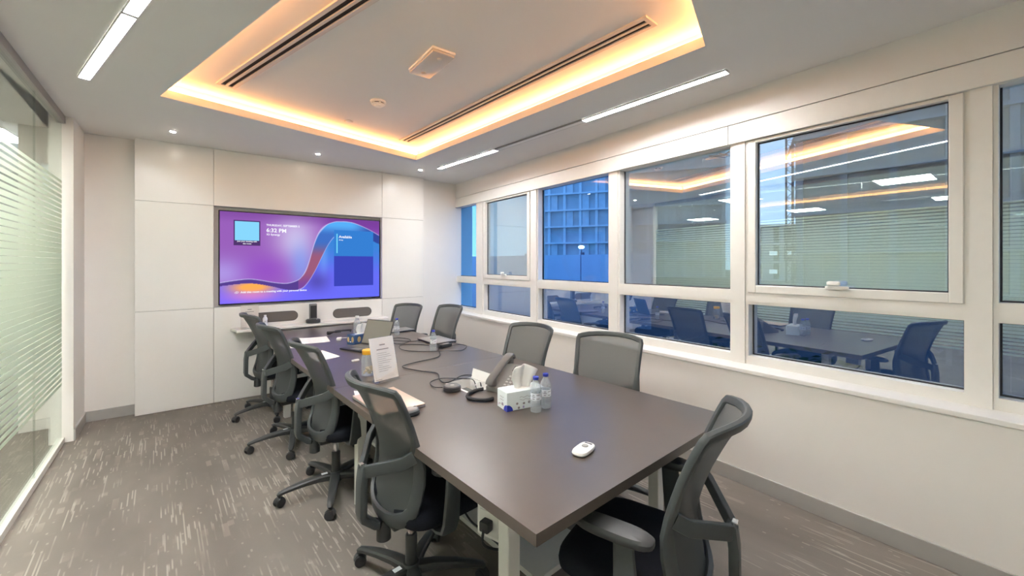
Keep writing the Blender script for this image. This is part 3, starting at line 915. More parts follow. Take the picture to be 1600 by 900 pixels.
# ------------------------------------------------------------------ the table
TA = math.radians(6.2)
TO = Vector((0.682, 0.866, 0.0))
tb = thing('conference_table', 'long dark brown conference table with white metal legs', 'table', TO, TA)
TW, TL, TZ = 1.31, 4.20, 0.74
hx0, hx1, hy0, hy1 = 0.56, 0.74, 1.10, 1.36     # cable hatch opening
seam = 1.697
def top_piece(y0, y1, hole=None):
    bm = bmesh.new()
    z0, z1 = TZ - 0.036, TZ
    if not hole:
        box(bm, 0, TW, y0, y1, z0, z1, 0.0015, 1)
    else:
        a0, a1, c0, c1 = hole
        box(bm, 0, a0, y0, y1, z0, z1); box(bm, a1, TW, y0, y1, z0, z1)
        box(bm, a0, a1, y0, c0, z0, z1); box(bm, a0, a1, c1, y1, z0, z1)
        bmesh.ops.remove_doubles(bm, verts=bm.verts, dist=1e-5)
    return bm
obj('table_top', top_piece(0, seam - 0.001, (hx0, hx1, hy0, hy1)), 'table_top', tb)
obj('table_top', top_piece(seam + 0.001, TL), 'table_top', tb)
for y in (0.30, seam, TL - 0.62):
    for x in (0.16, TW - 0.16):
        obj('leg', B(x - 0.028, x + 0.028, y - 0.028, y + 0.028, 0.0, TZ - 0.0365, 0.003, 1), 'leg_metal', tb)
    obj('cross_rail', B(0.19, TW - 0.19, y - 0.02, y + 0.02, TZ - 0.09, TZ - 0.0365), 'leg_metal', tb)
for x in (0.30, TW - 0.30):
    obj('long_rail', B(x - 0.02, x + 0.02, 0.33, TL - 0.65, TZ - 0.075, TZ - 0.037), 'leg_metal', tb)
obj('cable_tray', B(0.45, 0.80, 0.45, 3.2, 0.10, 0.125), 'leg_metal', tb)
hb = bmesh.new()
box(hb, hx0, hx1, hy0, hy1, TZ - 0.09, TZ - 0.085)
box(hb, hx0, hx0 + 0.004, hy0, hy1, TZ - 0.085, TZ + 0.002); box(hb, hx1 - 0.004, hx1, hy0, hy1, TZ - 0.085, TZ + 0.002)
box(hb, hx0, hx1, hy0, hy0 + 0.004, TZ - 0.085, TZ + 0.002); box(hb, hx0, hx1, hy1 - 0.004, hy1, TZ - 0.085, TZ + 0.002)
hatch = obj('cable_hatch', hb, 'white_plastic', tb)
fb = obj('hatch_flap', B(0.0, 0.004, 0.01, hy1 - hy0 - 0.01, 0.0, 0.060), 'white_plastic', hatch)
fb.location = (hx1, hy0, TZ + 0.003); fb.rotation_euler = (0, math.radians(14), 0)
obj('socket_strip', B(hx0 + 0.03, hx1 - 0.05, hy0 + 0.04, hy1 - 0.03, TZ - 0.084, TZ - 0.045), 'dark_grey', hatch)
obj('hatch_rim', B(hx0 - 0.012, hx0 - 0.0005, hy0 - 0.01, hy1 + 0.01, TZ + 0.0005, TZ + 0.003), 'paper_pink', hatch)

def T(x, y, z=0.0): return TO + Vector((x * math.cos(TA) - y * math.sin(TA), x * math.sin(TA) + y * math.cos(TA), z))

# socket box under the near end
t = thing('power_socket', 'white double power socket box hanging under the table edge', 'socket', (0.80, 1.30, 0.50), math.radians(-70))
obj('box', B(-0.06, 0.06, 0.0, 0.045, -0.06, 0.06, 0.006, 2), 'white_plastic', t, smooth=True)
obj('face', B(-0.045, 0.045, -0.004, -0.0005, -0.045, 0.045, 0.002, 1), 'leg_metal', t)
obj('plug', B(-0.018, 0.022, -0.04, -0.0045, -0.016, 0.022, 0.005, 2), 'dark_grey', t, smooth=True)
bm = bmesh.new()
sweep(bm, spline([(0.768, 1.288, 0.50), (0.760, 1.275, 0.45), (0.82, 1.27, 0.41), (0.90, 1.38, 0.33), (0.96, 1.62, 0.24), (1.02, 1.85, 0.150), (1.06, 2.05, 0.134)], 8), (0.005, 0.005), n=6)
o = obj('power_lead', bm, 'cable'); tag(o, 'black power lead running from the socket under the table', 'cable')

# ------------------------------------------------------------------ chairs
def back_x(z):
    return interp([(0.38, -0.150), (0.46, -0.132), (0.56, -0.112), (0.64, -0.115), (0.72, -0.135), (0.80, -0.165), (0.90, -0.213), (0.985, -0.262)], z)
def back_w(z):
    return interp([(0.38, 0.150), (0.45, 0.180), (0.56, 0.198), (0.70, 0.200), (0.85, 0.205), (0.97, 0.214)], z)
def back_pt(u, z, dx=0.0):
    cv = interp([(0.38, 0.035), (0.6, 0.045), (0.97, 0.075)], z)
    return Vector((back_x(z) + cv * u * u + dx, back_w(z) * u, z))
def build_chair():
    t = link(bpy.data.objects.new('office_chair', None))
    # star base
    obj('base_hub', lathe(bmesh.new(), [(0.040, 0.068), (0.046, 0.075), (0.044, 0.118), (0.034, 0.128)], 24), 'black_plastic', t, smooth=True)
    bm = bmesh.new()
    sweep(bm, [(0.030, 0, 0.100), (0.10, 0, 0.106), (0.20, 0, 0.100), (0.28, 0, 0.088), (0.322, 0, 0.078), (0.335, 0, 0.072)],
          [(0.032, 0.024), (0.029, 0.021), (0.024, 0.017), (0.020, 0.013), (0.018, 0.011), (0.010, 0.006)], n=10, sq=3)
    leg = obj('base_leg', bm, 'black_plastic', t, smooth=True)
    bm = bmesh.new()
    for s_ in (-1, 1):
        pr_ = [(0.0235, s_ * 0.006), (0.027, s_ * 0.008), (0.0285, s_ * 0.014), (0.027, s_ * 0.021), (0.016, s_ * 0.024)]
        rings = []
        for r, y in pr_:
            rings.append([bm.verts.new((r * math.cos(2 * PI * k / 22), y, 0.029 + r * math.sin(2 * PI * k / 22))) for k in range(22)])
        for a, b in zip(rings, rings[1:]):
            for k in range(22): bm.faces.new((a[k], a[(k + 1) % 22], b[(k + 1) % 22], b[k]))
        bm.faces.new(rings[0]); bm.faces.new(rings[-1])
    cas = obj('castor', bm, 'dark_grey', t, smooth=True)
    bm = bmesh.new()
    sweep(bm, [(0.028 * math.cos(a), 0, 0.029 + 0.030 * math.sin(a)) for a in [math.radians(q) for q in range(10, 171, 20)]], (0.016, 0.0035), up=(0, 0, 1), n=6)
    lathe(bm, [(0.008, 0.055), (0.008, 0.076)], 12)
    hood = obj('castor_hood', bm, 'black_plastic', cas, smooth=True)
    for k in range(5):
        a = 2 * PI * k / 5
        if k == 0: l_, c_ = leg, cas
        else:
            l_ = inst(leg, t); c_ = inst(cas, t); inst(hood, c_)
        l_.rotation_euler = (0, 0, a)
        c_.location = (0.322 * math.cos(a), 0.322 * math.sin(a), 0); c_.rotation_euler = (0, 0, a + 0.9 * k + 0.5)
    obj('lower_column', lathe(bmesh.new(), [(0.026, 0.128), (0.026, 0.250), (0.022, 0.256)], 20), 'black_plastic', t, smooth=True)
    obj('gas_cylinder', lathe(bmesh.new(), [(0.0155, 0.256), (0.0155, 0.352)], 18), 'chrome', t, smooth=True)
    st_ = obj('sticker', B(0.052, 0.088, -0.012, 0.012, 0.1262, 0.1272), 'label_white', t)
    # mechanism
    obj('mechanism', B(-0.12, 0.10, -0.075, 0.075, 0.342, 0.386, 0.010, 2), 'black_plastic', t, smooth=True)
    bm = bmesh.new(); sweep(bm, [(0.03, -0.075, 0.365), (0.035, -0.15, 0.362), (0.035, -0.235, 0.352)], [(0.006, 0.006), (0.006, 0.005), (0.016, 0.004)], n=8)
    obj('lever', bm, 'black_plastic', t, smooth=True)
    obj('tension_knob', lathe(bmesh.new(), [(0.024, 0.285), (0.031, 0.290), (0.030, 0.350), (0.026, 0.372)], 24, -0.130, 0.0), 'black_plastic', t, smooth=True)
    # seat
    bm = bmesh.new()
    cushion(bm, 0.105, 0, 0.232, 0.243, [(0.84, 0.387), (0.94, 0.392), (0.985, 0.405), (1.0, 0.428), (0.985, 0.448), (0.93, 0.464), (0.82, 0.473), (0.55, 0.472), (0.25, 0.470)], 44, 4.2)
    for v in bm.verts:                                   # waterfall front
        k = max(0.0, (v.co.x - 0.20) / 0.14)
        v.co.z -= 0.022 * k * k
    obj('seat', bm, 'seat_fabric', t, smooth=True)
    obj('seat_pan', cushion(bmesh.new(), 0.09, 0, 0.19, 0.20, [(0.95, 0.378), (1.0, 0.3865)], 32, 4), 'black_plastic', t)
    # back frame loop
    per = []
    def side(sg, zs): return [back_pt(sg, z) for z in zs]
    for z in (0.47, 0.52, 0.58, 0.64, 0.70, 0.76, 0.82, 0.88, 0.925, 0.955): per.append((back_pt(1, z), (0.027 if z < 0.66 else 0.022 if z < 0.72 else 0.0145)))
    for u in (0.97, 0.88, 0.7, 0.45, 0.2, 0, -0.2, -0.45, -0.7, -0.88, -0.97):
        z = 0.985 - 0.018 * abs(u) ** 4; per.append((back_pt(u, z), 0.017))
    for z in (0.955, 0.925, 0.88, 0.82, 0.76, 0.70, 0.64, 0.58, 0.52, 0.47): per.append((back_pt(-1, z), (0.027 if z < 0.66 else 0.022 if z < 0.72 else 0.0145)))
    for u in (-0.92, -0.7, -0.4, 0, 0.4, 0.7, 0.92):
        z = 0.405 + 0.04 * abs(u) ** 4; per.append((back_pt(u, z), 0.033))
    bm = bmesh.new()
    n = len(per); rings = []
    for i in range(n):
        p = per[i][0]; tdir = (per[(i + 1) % n][0] - per[i - 1][0]).normalized()
        u = p.y / max(0.05, back_w(min(max(p.z, 0.38), 0.97)))
        nb = Vector((1, -0.45 * u, 0.28)).normalized()
        nb = (nb - tdir * nb.dot(tdir)).normalized()
        sd = tdir.cross(nb).normalized()
        a = per[i][1]; b = 0.013
        r = []
        for k in range(10):
            th = 2 * PI * (k + 0.5) / 10
            cx, cy = math.cos(th), math.sin(th)
            cx = math.copysign(abs(cx) ** 0.6, cx); cy = math.copysign(abs(cy) ** 0.6, cy)
            r.append(bm.verts.new(p + sd * a * cx + nb * b * cy))
        rings.append(r)
    for i in range(n):
        a, b = rings[i], rings[(i + 1) % n]
        for k in range(10): bm.faces.new((a[k], a[(k + 1) % 10], b[(k + 1) % 10], b[k]))
    obj('back_frame', bm, 'frame_plastic', t, smooth=True)
    bm = bmesh.new(); g_ = []
    NU, NV = 12, 16
    for j in range(NV + 1):
        row = []
        for i in range(NU + 1):
            u = -0.97 + 1.94 * i / NU
            z0 = 0.412 + 0.04 * abs(u) ** 4; z1 = 0.980 - 0.018 * abs(u) ** 4
            row.append(bm.verts.new(back_pt(u, z0 + (z1 - z0) * j / NV, 0.004)))
        g_.append(row)
    for j in range(NV):
        for i in range(NU): bm.faces.new((g_[j][i], g_[j][i + 1], g_[j + 1][i + 1], g_[j + 1][i]))
    obj('back_mesh', bm, 'back_weave', t, smooth=True)
    # central spine with two arms reaching the side columns
    bm = bmesh.new()
    sweep(bm, [(-0.214, 0, 0.636), (-0.218, 0, 0.628), (-0.226, 0, 0.56), (-0.228, 0, 0.435), (-0.224, 0, 0.415), (-0.175, 0, 0.372), (-0.16, 0, 0.366), (-0.08, 0, 0.362)], [(0.027, 0.012)] + [(0.030, 0.016)] * 7, up=(-1, 0, 0.05), n=12, sq=7)
    obj('spine', bm, 'frame_plastic', t, smooth=True)
    obj('spine_cap', B(-0.236, -0.218, -0.013, 0.013, 0.6365, 0.644, 0.002, 1), 'chrome', t)
    for sg in (-1, 1):
        bm = bmesh.new()
        e = back_pt(sg * 0.97, 0.695)
        sweep(bm, [(-0.224, sg * 0.004, 0.610), (-0.214, sg * 0.028, 0.616), (-0.125, sg * 0.165, 0.668), (e.x - 0.006, e.y, e.z)], [(0.012, 0.025), (0.011, 0.025), (0.011, 0.025), (0.011, 0.025)], n=12, sq=7)
        obj('spine_arm', bm, 'frame_plastic', t, smooth=True)
        bm = bmesh.new()
        sweep(bm, [(0.02, sg * 0.16, 0.378), (0.02, sg * 0.235, 0.378), (0.022, sg * 0.275, 0.392), (0.024, sg * 0.288, 0.43), (0.034, sg * 0.285, 0.52), (0.044, sg * 0.275, 0.634)],
              [(0.034, 0.008), (0.036, 0.010), (0.038, 0.012), (0.040, 0.013), (0.038, 0.013), (0.032, 0.012)], up=(0, sg * -0.6, 1), n=10, sq=4)
        ap = obj('armrest_post', bm, 'frame_plastic', t, smooth=True)
        obj('armrest_pad', cushion(bmesh.new(), 0.075, sg * 0.275, 0.125, 0.042, [(0.9, 0.634), (1.0, 0.640), (1.0, 0.654), (0.88, 0.662), (0.5, 0.664)], 32, 3.2), 'black_plastic', ap, smooth=True)
    return t
proto = build_chair()
def copy_tree(o, parent=None):
    c = o.copy(); link(c); c.parent = parent
    for ch in o.children: copy_tree(ch, c)
    return c
GL = 'office chairs around the table'
chairs = [
    (0.350, 4.66, 11, 200, 0, 'black mesh office chair on the glass partition side, farthest from the camera'),
    (0.445, 3.78, 10, 186, 0, 'black mesh office chair on the glass partition side, second from the screen wall'),
    (0.570, 2.83, 7, 181, 0, 'black mesh office chair on the glass partition side, third from the screen wall'),
    (0.675, 1.770, 7, 190, 0, 'black mesh office chair on the glass partition side, nearest the camera'),
    (1.680, 4.840, 207, 20, -0.03, 'black mesh office chair on the window side, farthest in the corner'),
    (1.895, 4.190, 190, 50, 0, 'black mesh office chair on the window side, second from the far corner'),
    (1.762, 2.500, 190, 30, 0, 'black mesh office chair on the window side, behind the desk phone'),
    (1.945, 1.800, 207, 10, 0, 'black mesh office chair on the window side, nearest the camera with the widest back'),
    (1.262, 0.880, 110, 95, 0, 'black mesh office chair at the near head of the table'),
]
BASE = ('base_hub', 'base_leg', 'castor', 'lower_column', 'sticker')
for i, (x, y, a, ba, dz, lb) in enumerate(chairs):
    c_ = proto if i == len(chairs) - 1 else copy_tree(proto)
    c_.location = (x, y, 0); c_.rotation_euler = (0, 0, math.radians(a))
    tag(c_, lb, 'chair', GL)
    rel = math.radians(ba - a)
    for ch in c_.children:
        nm = ch.name.split('.')[0]
        if nm in ('base_leg', 'castor', 'sticker'):
            m_ = Matrix.Rotation(rel, 4, 'Z') @ Matrix.LocRotScale(ch.location, ch.rotation_euler, None)
            ch.location = m_.translation; ch.rotation_euler = m_.to_euler()
        if dz and nm not in BASE:
            ch.location.z += dz

# ------------------------------------------------------------------ things on the table
Z0 = TZ
def cable(name, pts, r, label, k=8):
    bm = bmesh.new(); sweep(bm, spline(pts, k), (r, r), n=6)
    return tag(obj(name, bm, 'cable', smooth=True), label, 'cable')

t = thing('presenter_remote', 'small white handheld remote lying near the table end', 'remote', (1.132, 1.140, Z0), math.radians(18))
obj('body', cushion(bmesh.new(), 0, 0, 0.060, 0.032, [(0.75, 0.0006), (0.95, 0.005), (1, 0.011), (0.93, 0.017), (0.6, 0.0195)], 36, 3.2), 'white_plastic', t, smooth=True)
obj('button', lathe(bmesh.new(), [(0.013, 0.0197), (0.012, 0.0222), (0.008, 0.0228)], 22, 0.012, 0.0), 'key', t, smooth=True)
obj('display', B(0.028, 0.046, -0.015, 0.015, 0.0165, 0.0192), 'ink_dark', t)

bottle((1.246, 1.586, Z0), 'clear water bottle with blue cap in front of the tissue box')
bottle((1.322, 1.602, Z0), 'clear water bottle with blue cap beside the tissue box, behind the other')
bottle((1.409, 3.189, Z0), 'clear water bottle with blue cap beside the silver laptop')
bottle((1.404, 4.085, Z0), 'clear water bottle with dark cap by the far laptop')

def tissue_box(name, label, loc, rot, lx, ly, h_, bm_, motif, tl=0.11):
    t = thing(name, label, 'tissue box', loc, rot)
    obj('carton', B(-lx, lx, -ly, ly, 0.0005, h_, 0.002, 1), bm_, t)
    obj('opening', cushion(bmesh.new(), 0, 0, lx * 0.62, ly * 0.42, [(1, h_ + 0.0003), (0.98, h_ + 0.001)], 28, 2), 'paper', t)
    bm = bmesh.new(); NU, NV = 16, 10; g_ = []
    for j in range(NV + 1):
        v = j / NV; row = []
        for i in range(NU + 1):
            u = i / NU * 2 - 1
            top = math.sqrt(max(0.0, 1 - (0.88 * u) ** 2)) * (1 - 0.28 * smooth(0.1, 1.0, u))
            x = u * lerp(0.040, 0.062, smooth(0, 0.7, v)) + 0.028 * v * v * smooth(-0.2, 1, u)
            y = 0.013 * math.sin(4.2 * u + 0.8) * (1 - 0.4 * v) + 0.010 * math.sin(7 * u) * v - 0.016 * v * v
            z = h_ - 0.004 + tl * v * lerp(0.55, 1.0, top)
            row.append(bm.verts.new((x, y, z)))
        g_.append(row)
    for j in range(NV):
        for i in range(NU): bm.faces.new((g_[j][i], g_[j][i + 1], g_[j + 1][i + 1], g_[j + 1][i]))
    o_ = obj('tissue', bm, 'tissue', t, smooth=True)
    md = o_.modifiers.new('thickness', 'SOLIDIFY'); md.thickness = 0.0015
    motif(t, lx, ly, h_)
    return t
def face_shape(poly, axis, pos, m, t, name):
    bm = bmesh.new()
    if axis == 'x': vs_ = [bm.verts.new((pos, p[0], p[1])) for p in poly]
    else: vs_ = [bm.verts.new((p[0], pos, p[1])) for p in poly]
    bm.faces.new(vs_)
    return obj(name, bm, m, t)
def ell(cx, cz, rx, rz, n=14, a0=0.0): return [(cx + rx * math.cos(a0 + 2 * PI * k / n), cz + rz * math.sin(a0 + 2 * PI * k / n)) for k in range(n)]
def floral(t, lx, ly, h_):
    rnd = random.Random(3)
    for (axis, pos, half) in (('x', -lx - 0.0006, ly), ('y', -ly - 0.0006, lx)):
        # rounded blue corner mark
        e = 1 if axis == 'y' else -1
        cx = -half * e if axis == 'y' else -half
        quarter = [(cx, 0.001)] + [(cx + 0.034 * math.cos(q), 0.001 + 0.032 * math.sin(q)) for q in [PI / 2 * k / 8 for k in range(9)]]
        face_shape(quarter, axis, pos, 'cap_blue', t, 'blue_mark')
        for k in range(9):
            px_ = rnd.uniform(-half * 0.85, half * 0.85); pz_ = rnd.uniform(0.008, 0.034)
            if abs(px_ - cx) < 0.04: continue
            face_shape(ell(px_, pz_, rnd.uniform(0.004, 0.010), rnd.uniform(0.004, 0.008), 6), axis, pos, rnd.choice(('lilac', 'ink', 'paper_pink')), t, 'flower_print')
        bm = bmesh.new()
        for k in range(2):
            pts = []
            for q in range(9):
                a_ = lerp(-half * 0.35, half * 0.45, q / 8); z_ = 0.062 - 0.014 * k + 0.004 * math.sin(q * 2.1 + k)
                pts.append((pos, a_, z_) if axis == 'x' else (a_, pos, z_))
            sweep(bm, pts, (0.0004, 0.0009), n=4)
        obj('script_print', bm, 'ink', t)
tissue_box('tissue_box', 'white floral tissue box with raised tissue by the phone', (1.240, 1.700, Z0), math.radians(-6), 0.112, 0.052, 0.094, 'box_white', floral, 0.125)
def gilded(t, lx, ly, h_):
    for (axis, pos, half) in (('x', -lx - 0.0006, ly), ('y', -ly - 0.0006, lx)):
        face_shape(ell(-half * 0.55, h_ * 0.55, 0.018, 0.026), axis, pos, 'gold', t, 'gold_print')
        face_shape(ell(half * 0.6, h_ * 0.5, 0.016, 0.024), axis, pos, 'gold', t, 'gold_print')
        face_shape([(-0.012, h_ * 0.25), (0.012, h_ * 0.25), (0.012, h_ * 0.35), (-0.012, h_ * 0.35)], axis, pos, 'paper', t, 'label_print')
tissue_box('tissue_box', 'blue and gold tissue box behind the open laptop', (1.00, 3.88, Z0), math.radians(20), 0.11, 0.056, 0.090, 'box_blue', gilded, 0.10)
b_ = bottle((1.01, 4.07, Z0), 'tall clear bottle with white cap behind the blue tissue box', cap='cap_white', h=0.23, r=0.034, lab=False, group='tall bottles')

# desk phone
t = thing('desk_phone', 'grey desk telephone with handset and keypad facing the window side', 'telephone', (1.345, 1.960, Z0), math.radians(-66))
bm = bmesh.new()
prof = [(-0.10, 0.0006), (0.10, 0.0006), (0.10, 0.118), (0.085, 0.128), (-0.10, 0.026)]
for x in (-0.095, 0.095): pass
a = [bm.verts.new((-0.100, y, z)) for y, z in prof]; b = [bm.verts.new((0.100, y, z)) for y, z in prof]
bm.faces.new(a); bm.faces.new(b[::-1])
for k in range(5): bm.faces.new((a[k], a[(k + 1) % 5], b[(k + 1) % 5], b[k]))
bmesh.ops.bevel(bm, geom=list(bm.edges), offset=0.004, segments=2, profile=0.5, affect='EDGES')
body = obj('body', bm, 'phone_grey', t, smooth=True)
sl = math.atan2(0.128 - 0.026, 0.185)
def on_slope(o_, x, y):
    o_.location = (x, y, 0.026 + (y + 0.10) * math.tan(sl)); o_.rotation_euler = (sl, 0, 0)
for r_ in range(4):
    for c2 in range(3):
        k_ = obj('key', B(-0.0075, 0.0075, -0.006, 0.006, 0.0, 0.005, 0.0015, 1), 'key', body); on_slope(k_, 0.012 + 0.024 * c2, -0.070 + 0.020 * r_)
for r_ in range(4):
    k_ = obj('key', lathe(bmesh.new(), [(0.006, 0.0), (0.0055, 0.004)], 12), 'key', body); on_slope(k_, 0.086, -0.07 + 0.024 * r_)
d_ = obj('display', B(-0.040, 0.040, -0.018, 0.018, 0.0, 0.003), 'screen_off', body); on_slope(d_, 0.045, 0.050)
d_ = obj('display_frame', B(-0.046, 0.046, -0.023, 0.023, -0.0008, 0.0015), 'dark_grey', body); on_slope(d_, 0.045, 0.050)
hs = bmesh.new()
hp = [(-0.062, -0.118, 0.046), (-0.062, -0.108, 0.066), (-0.062, -0.050, 0.098), (-0.062, 0.020, 0.136), (-0.062, 0.085, 0.166), (-0.062, 0.118, 0.166), (-0.062, 0.128, 0.150)]
sweep(hs, spline(hp, 4), (0.025, 0.015), n=12, sq=3)
hs_o = obj('handset', hs, 'phone_dark', t, smooth=True)
obj('earpiece', cushion(bmesh.new(), -0.062, 0.100, 0.024, 0.024, [(1, 0.1225), (1, 0.148), (0.8, 0.154)], 24, 2.6), 'phone_dark', hs_o, smooth=True)
obj('mouthpiece', cushion(bmesh.new(), -0.062, -0.088, 0.024, 0.024, [(1, 0.0335), (1, 0.066), (0.8, 0.072)], 24, 2.6), 'phone_dark', hs_o, smooth=True)
# coiled handset cord lying in a U in front of the phone
core = spline([(1.196, 2.010, Z0 + 0.014), (1.150, 2.020, Z0 + 0.011), (1.085, 1.985, Z0 + 0.011), (1.055, 1.930, Z0 + 0.011), (1.075, 1.880, Z0 + 0.011), (1.120, 1.845, Z0 + 0.011), (1.160, 1.845, Z0 + 0.011)], 10)
bm = bmesh.new(); sweep(bm, core, (0.0085, 0.0085), n=8)
hp = []
for i in range(len(core) - 1):
    p, q = core[i], core[i + 1]; tdir = (q - p).normalized(); sd = tdir.cross(Vector((0, 0, 1))).normalized()
    for k in range(6):
        th = 2 * PI * k / 6; hp.append(p + (q - p) * (k / 6) + sd * 0.008 * math.cos(th) + Vector((0, 0, 0.008 * math.sin(th))))
sweep(bm, hp, (0.0025, 0.0025), n=5)
o = obj('coiled_cord', bm, 'cable', smooth=True); tag(o, 'thick black coiled handset cord looped in front of the phone', 'cable')

t = thing('speaker_puck', 'round dark conference microphone puck with pale top button', 'microphone', (1.058, 2.128, Z0))
obj('body', lathe(bmesh.new(), [(0.044, 0.0006), (0.050, 0.003), (0.050, 0.012), (0.047, 0.0135), (0.050, 0.0150), (0.050, 0.024), (0.044, 0.029), (0.020, 0.0295)], 40), 'dark_grey', t, smooth=True)
obj('cover', lathe(bmesh.new(), [(0.044, 0.0297), (0.042, 0.0308), (0.018, 0.0312)], 40), 'phone_dark', t, smooth=True)
obj('button', lathe(bmesh.new(), [(0.012, 0.0314), (0.011, 0.0325)], 24), 'key', t, smooth=True)

def laptop_closed(name, label, loc, rot, lx, ly, top, basem):
    t = thing(name, label, 'laptop', loc, rot)
    for (x, y) in ((-lx * 0.8, -ly * 0.8), (lx * 0.8, -ly * 0.8), (-lx * 0.8, ly * 0.8), (lx * 0.8, ly * 0.8)):
        obj('rubber_foot', lathe(bmesh.new(), [(0.007, 0.0004), (0.006, 0.003)], 12, x, y), 'dark_grey', t)
    obj('base', B(-lx, lx, -ly, ly, 0.003, 0.0125, 0.003, 2), basem, t, smooth=True)
    obj('lid', B(-lx, lx, -ly, ly, 0.0138, 0.0195, 0.002, 2), top, t, smooth=True)
    obj('hinge', B(-lx * 0.8, lx * 0.8, ly - 0.004, ly + 0.003, 0.006, 0.015, 0.002, 1), 'dark_grey', t)
    return t
laptop_closed('laptop', 'closed rose beige laptop beside the mouse', (0.685, 2.130, Z0), math.radians(-83.5), 0.185, 0.118, 'laptop_pink', 'laptop_grey')
laptop_closed('laptop', 'closed silver grey laptop by the black power adapter', (1.608, 3.565, Z0), math.radians(-85), 0.165, 0.115, 'laptop_grey', 'dark_grey')
laptop_closed('laptop', 'closed dark laptop at the far window side of the table', (1.50, 4.33, Z0), math.radians(8), 0.15, 0.105, 'laptop_grey', 'dark_grey')
t = thing('computer_mouse', 'grey and black mouse in front of the rose beige laptop', 'mouse', (0.712, 1.895, Z0), math.radians(10))
bm = bmesh.new()
cushion(bm, 0, 0, 0.056, 0.031, [(0.86, 0.0006), (1.0, 0.006), (0.99, 0.014), (0.93, 0.020)], 32, 2.6)
obj('body', bm, 'dark_grey', t, smooth=True)
obj('shell', cushion(bmesh.new(), 0.0, 0, 0.053, 0.0285, [(1.0, 0.0202), (0.95, 0.027), (0.80, 0.033), (0.5, 0.037), (0.2, 0.038)], 32, 2.5), 'laptop_grey', t, smooth=True)
obj('wheel', B(0.022, 0.036, -0.003, 0.003, 0.030, 0.0385, 0.002, 1), 'dark_grey', t)

# open laptop facing the partition side
t = thing('laptop', 'open laptop with grey screen beside the blue tissue box', 'laptop', (0.945, 3.585, Z0), math.radians(-64))
obj('base', B(-0.165, 0.165, -0.115, 0.115, 0.002, 0.016, 0.003, 2), 'dark_grey', t, smooth=True)
for r_ in range(5):
    for c2 in range(11):
        if r_ == 0 and 2 < c2 < 8:
            if c2 == 3: obj('key', B(-0.06, 0.06, -0.017, -0.003, 0.0162, 0.0178), 'tv_grey', t)
            continue
        x = -0.14 + 0.0268 * c2; y = -0.017 + 0.0205 * r_
        obj('key', B(x, x + 0.0225, y, y + 0.0165, 0.0162, 0.0178), 'tv_grey', t)
obj('touchpad', B(-0.05, 0.05, -0.10, -0.035, 0.0161, 0.0166), 'tv_grey', t)
lid = obj('lid', B(-0.165, 0.165, -0.003, 0.003, 0.0, 0.225, 0.002, 1), 'dark_grey', t)
lid.location = (0, 0.112, 0.014); lid.rotation_euler = (math.radians(-20), 0, 0)
obj('screen', B(-0.157, 0.157, -0.0045, -0.0032, 0.010, 0.218), 'screen_off', lid)

acrylic_sign('table_sign', 'white paper notice in acrylic stand near the table seam', (0.811, 2.540, Z0), math.radians(16), 0.178, 0.272, math.radians(15), 'paper_pink', rows)
t = thing('snack_jar', 'clear jar of snacks with orange yellow lid beside the notice', 'jar', (0.748, 2.735, Z0), 0.4)
obj('glass', lathe(bmesh.new(), [(0.036, 0.0006), (0.041, 0.006), (0.041, 0.120), (0.036, 0.135), (0.033, 0.140)], 28), 'pet', t, smooth=True)
obj('lid', lathe(bmesh.new(), [(0.036, 0.1405), (0.037, 0.143), (0.037, 0.166), (0.033, 0.170)], 28), 'lid_yellow', t, smooth=True)
for k in range(11):
    a = k * 2.4; r = 0.022 if k % 3 else 0.006
    bm = bmesh.new(); bmesh.ops.create_icosphere(bm, subdivisions=2, radius=0.0125)
    o_ = obj('biscuit', bm, 'biscuit', t, smooth=True); o_.location = (r * math.cos(a), r * math.sin(a), 0.017 + 0.0035 * k); o_.scale = (1, 0.8, 0.6); o_.rotation_euler = (k, a, 0)
t = thing('eraser', 'small white eraser lying near the snack jar', 'eraser', (0.778, 3.185, Z0), math.radians(12))
obj('block', B(-0.027, 0.027, -0.011, 0.011, 0.0005, 0.012, 0.003, 2), 'white_plastic', t, smooth=True)
obj('sleeve', B(-0.012, 0.020, -0.0115, 0.0115, 0.0003, 0.0125, 0.002, 1), 'paper', t)

def sheet(label, pts, dz, marks=0, m='paper', group='papers on the table'):
    t = thing('paper_sheet', label, 'paper', (sum(p[0] for p in pts) / 4, sum(p[1] for p in pts) / 4, Z0), 0, group)
    cx, cy = t.location.x, t.location.y
    bm = bmesh.new(); N_ = 6; g_ = []
    P_ = [Vector((p[0] - cx, p[1] - cy)) for p in pts]
    for j in range(N_ + 1):
        row = []
        for i in range(N_ + 1):
            u, v = i / N_, j / N_
            q = (P_[0] * (1 - u) + P_[1] * u) * (1 - v) + (P_[3] * (1 - u) + P_[2] * u) * v
            row.append(bm.verts.new((q.x, q.y, 0.0006 + dz + 0.004 * (2 * u - 1) ** 4)))
        g_.append(row)
    for j in range(N_):
        for i in range(N_): bm.faces.new((g_[j][i], g_[j][i + 1], g_[j + 1][i + 1], g_[j + 1][i]))
    obj('page', bm, m, t)
    if marks:
        bm = bmesh.new()
        for k in range(marks):
            v = 0.2 + 0.6 * k / marks
            a_ = P_[0].lerp(P_[3], v).lerp(P_[1].lerp(P_[2], v), 0.25); b_ = P_[0].lerp(P_[3], v).lerp(P_[1].lerp(P_[2], v), 0.75)
            sweep(bm, [(a_.x, a_.y, dz + 0.0012), (b_.x, b_.y, dz + 0.0012)], (0.0012, 0.0002), n=4)
        obj('print', bm, 'ink', t)['kind'] = 'stuff'
    return t
sheet('loose white paper sheet farthest towards the screen wall', [(0.545, 4.13), (0.775, 4.10), (0.80, 4.42), (0.56, 4.46)], 0.0, 4)
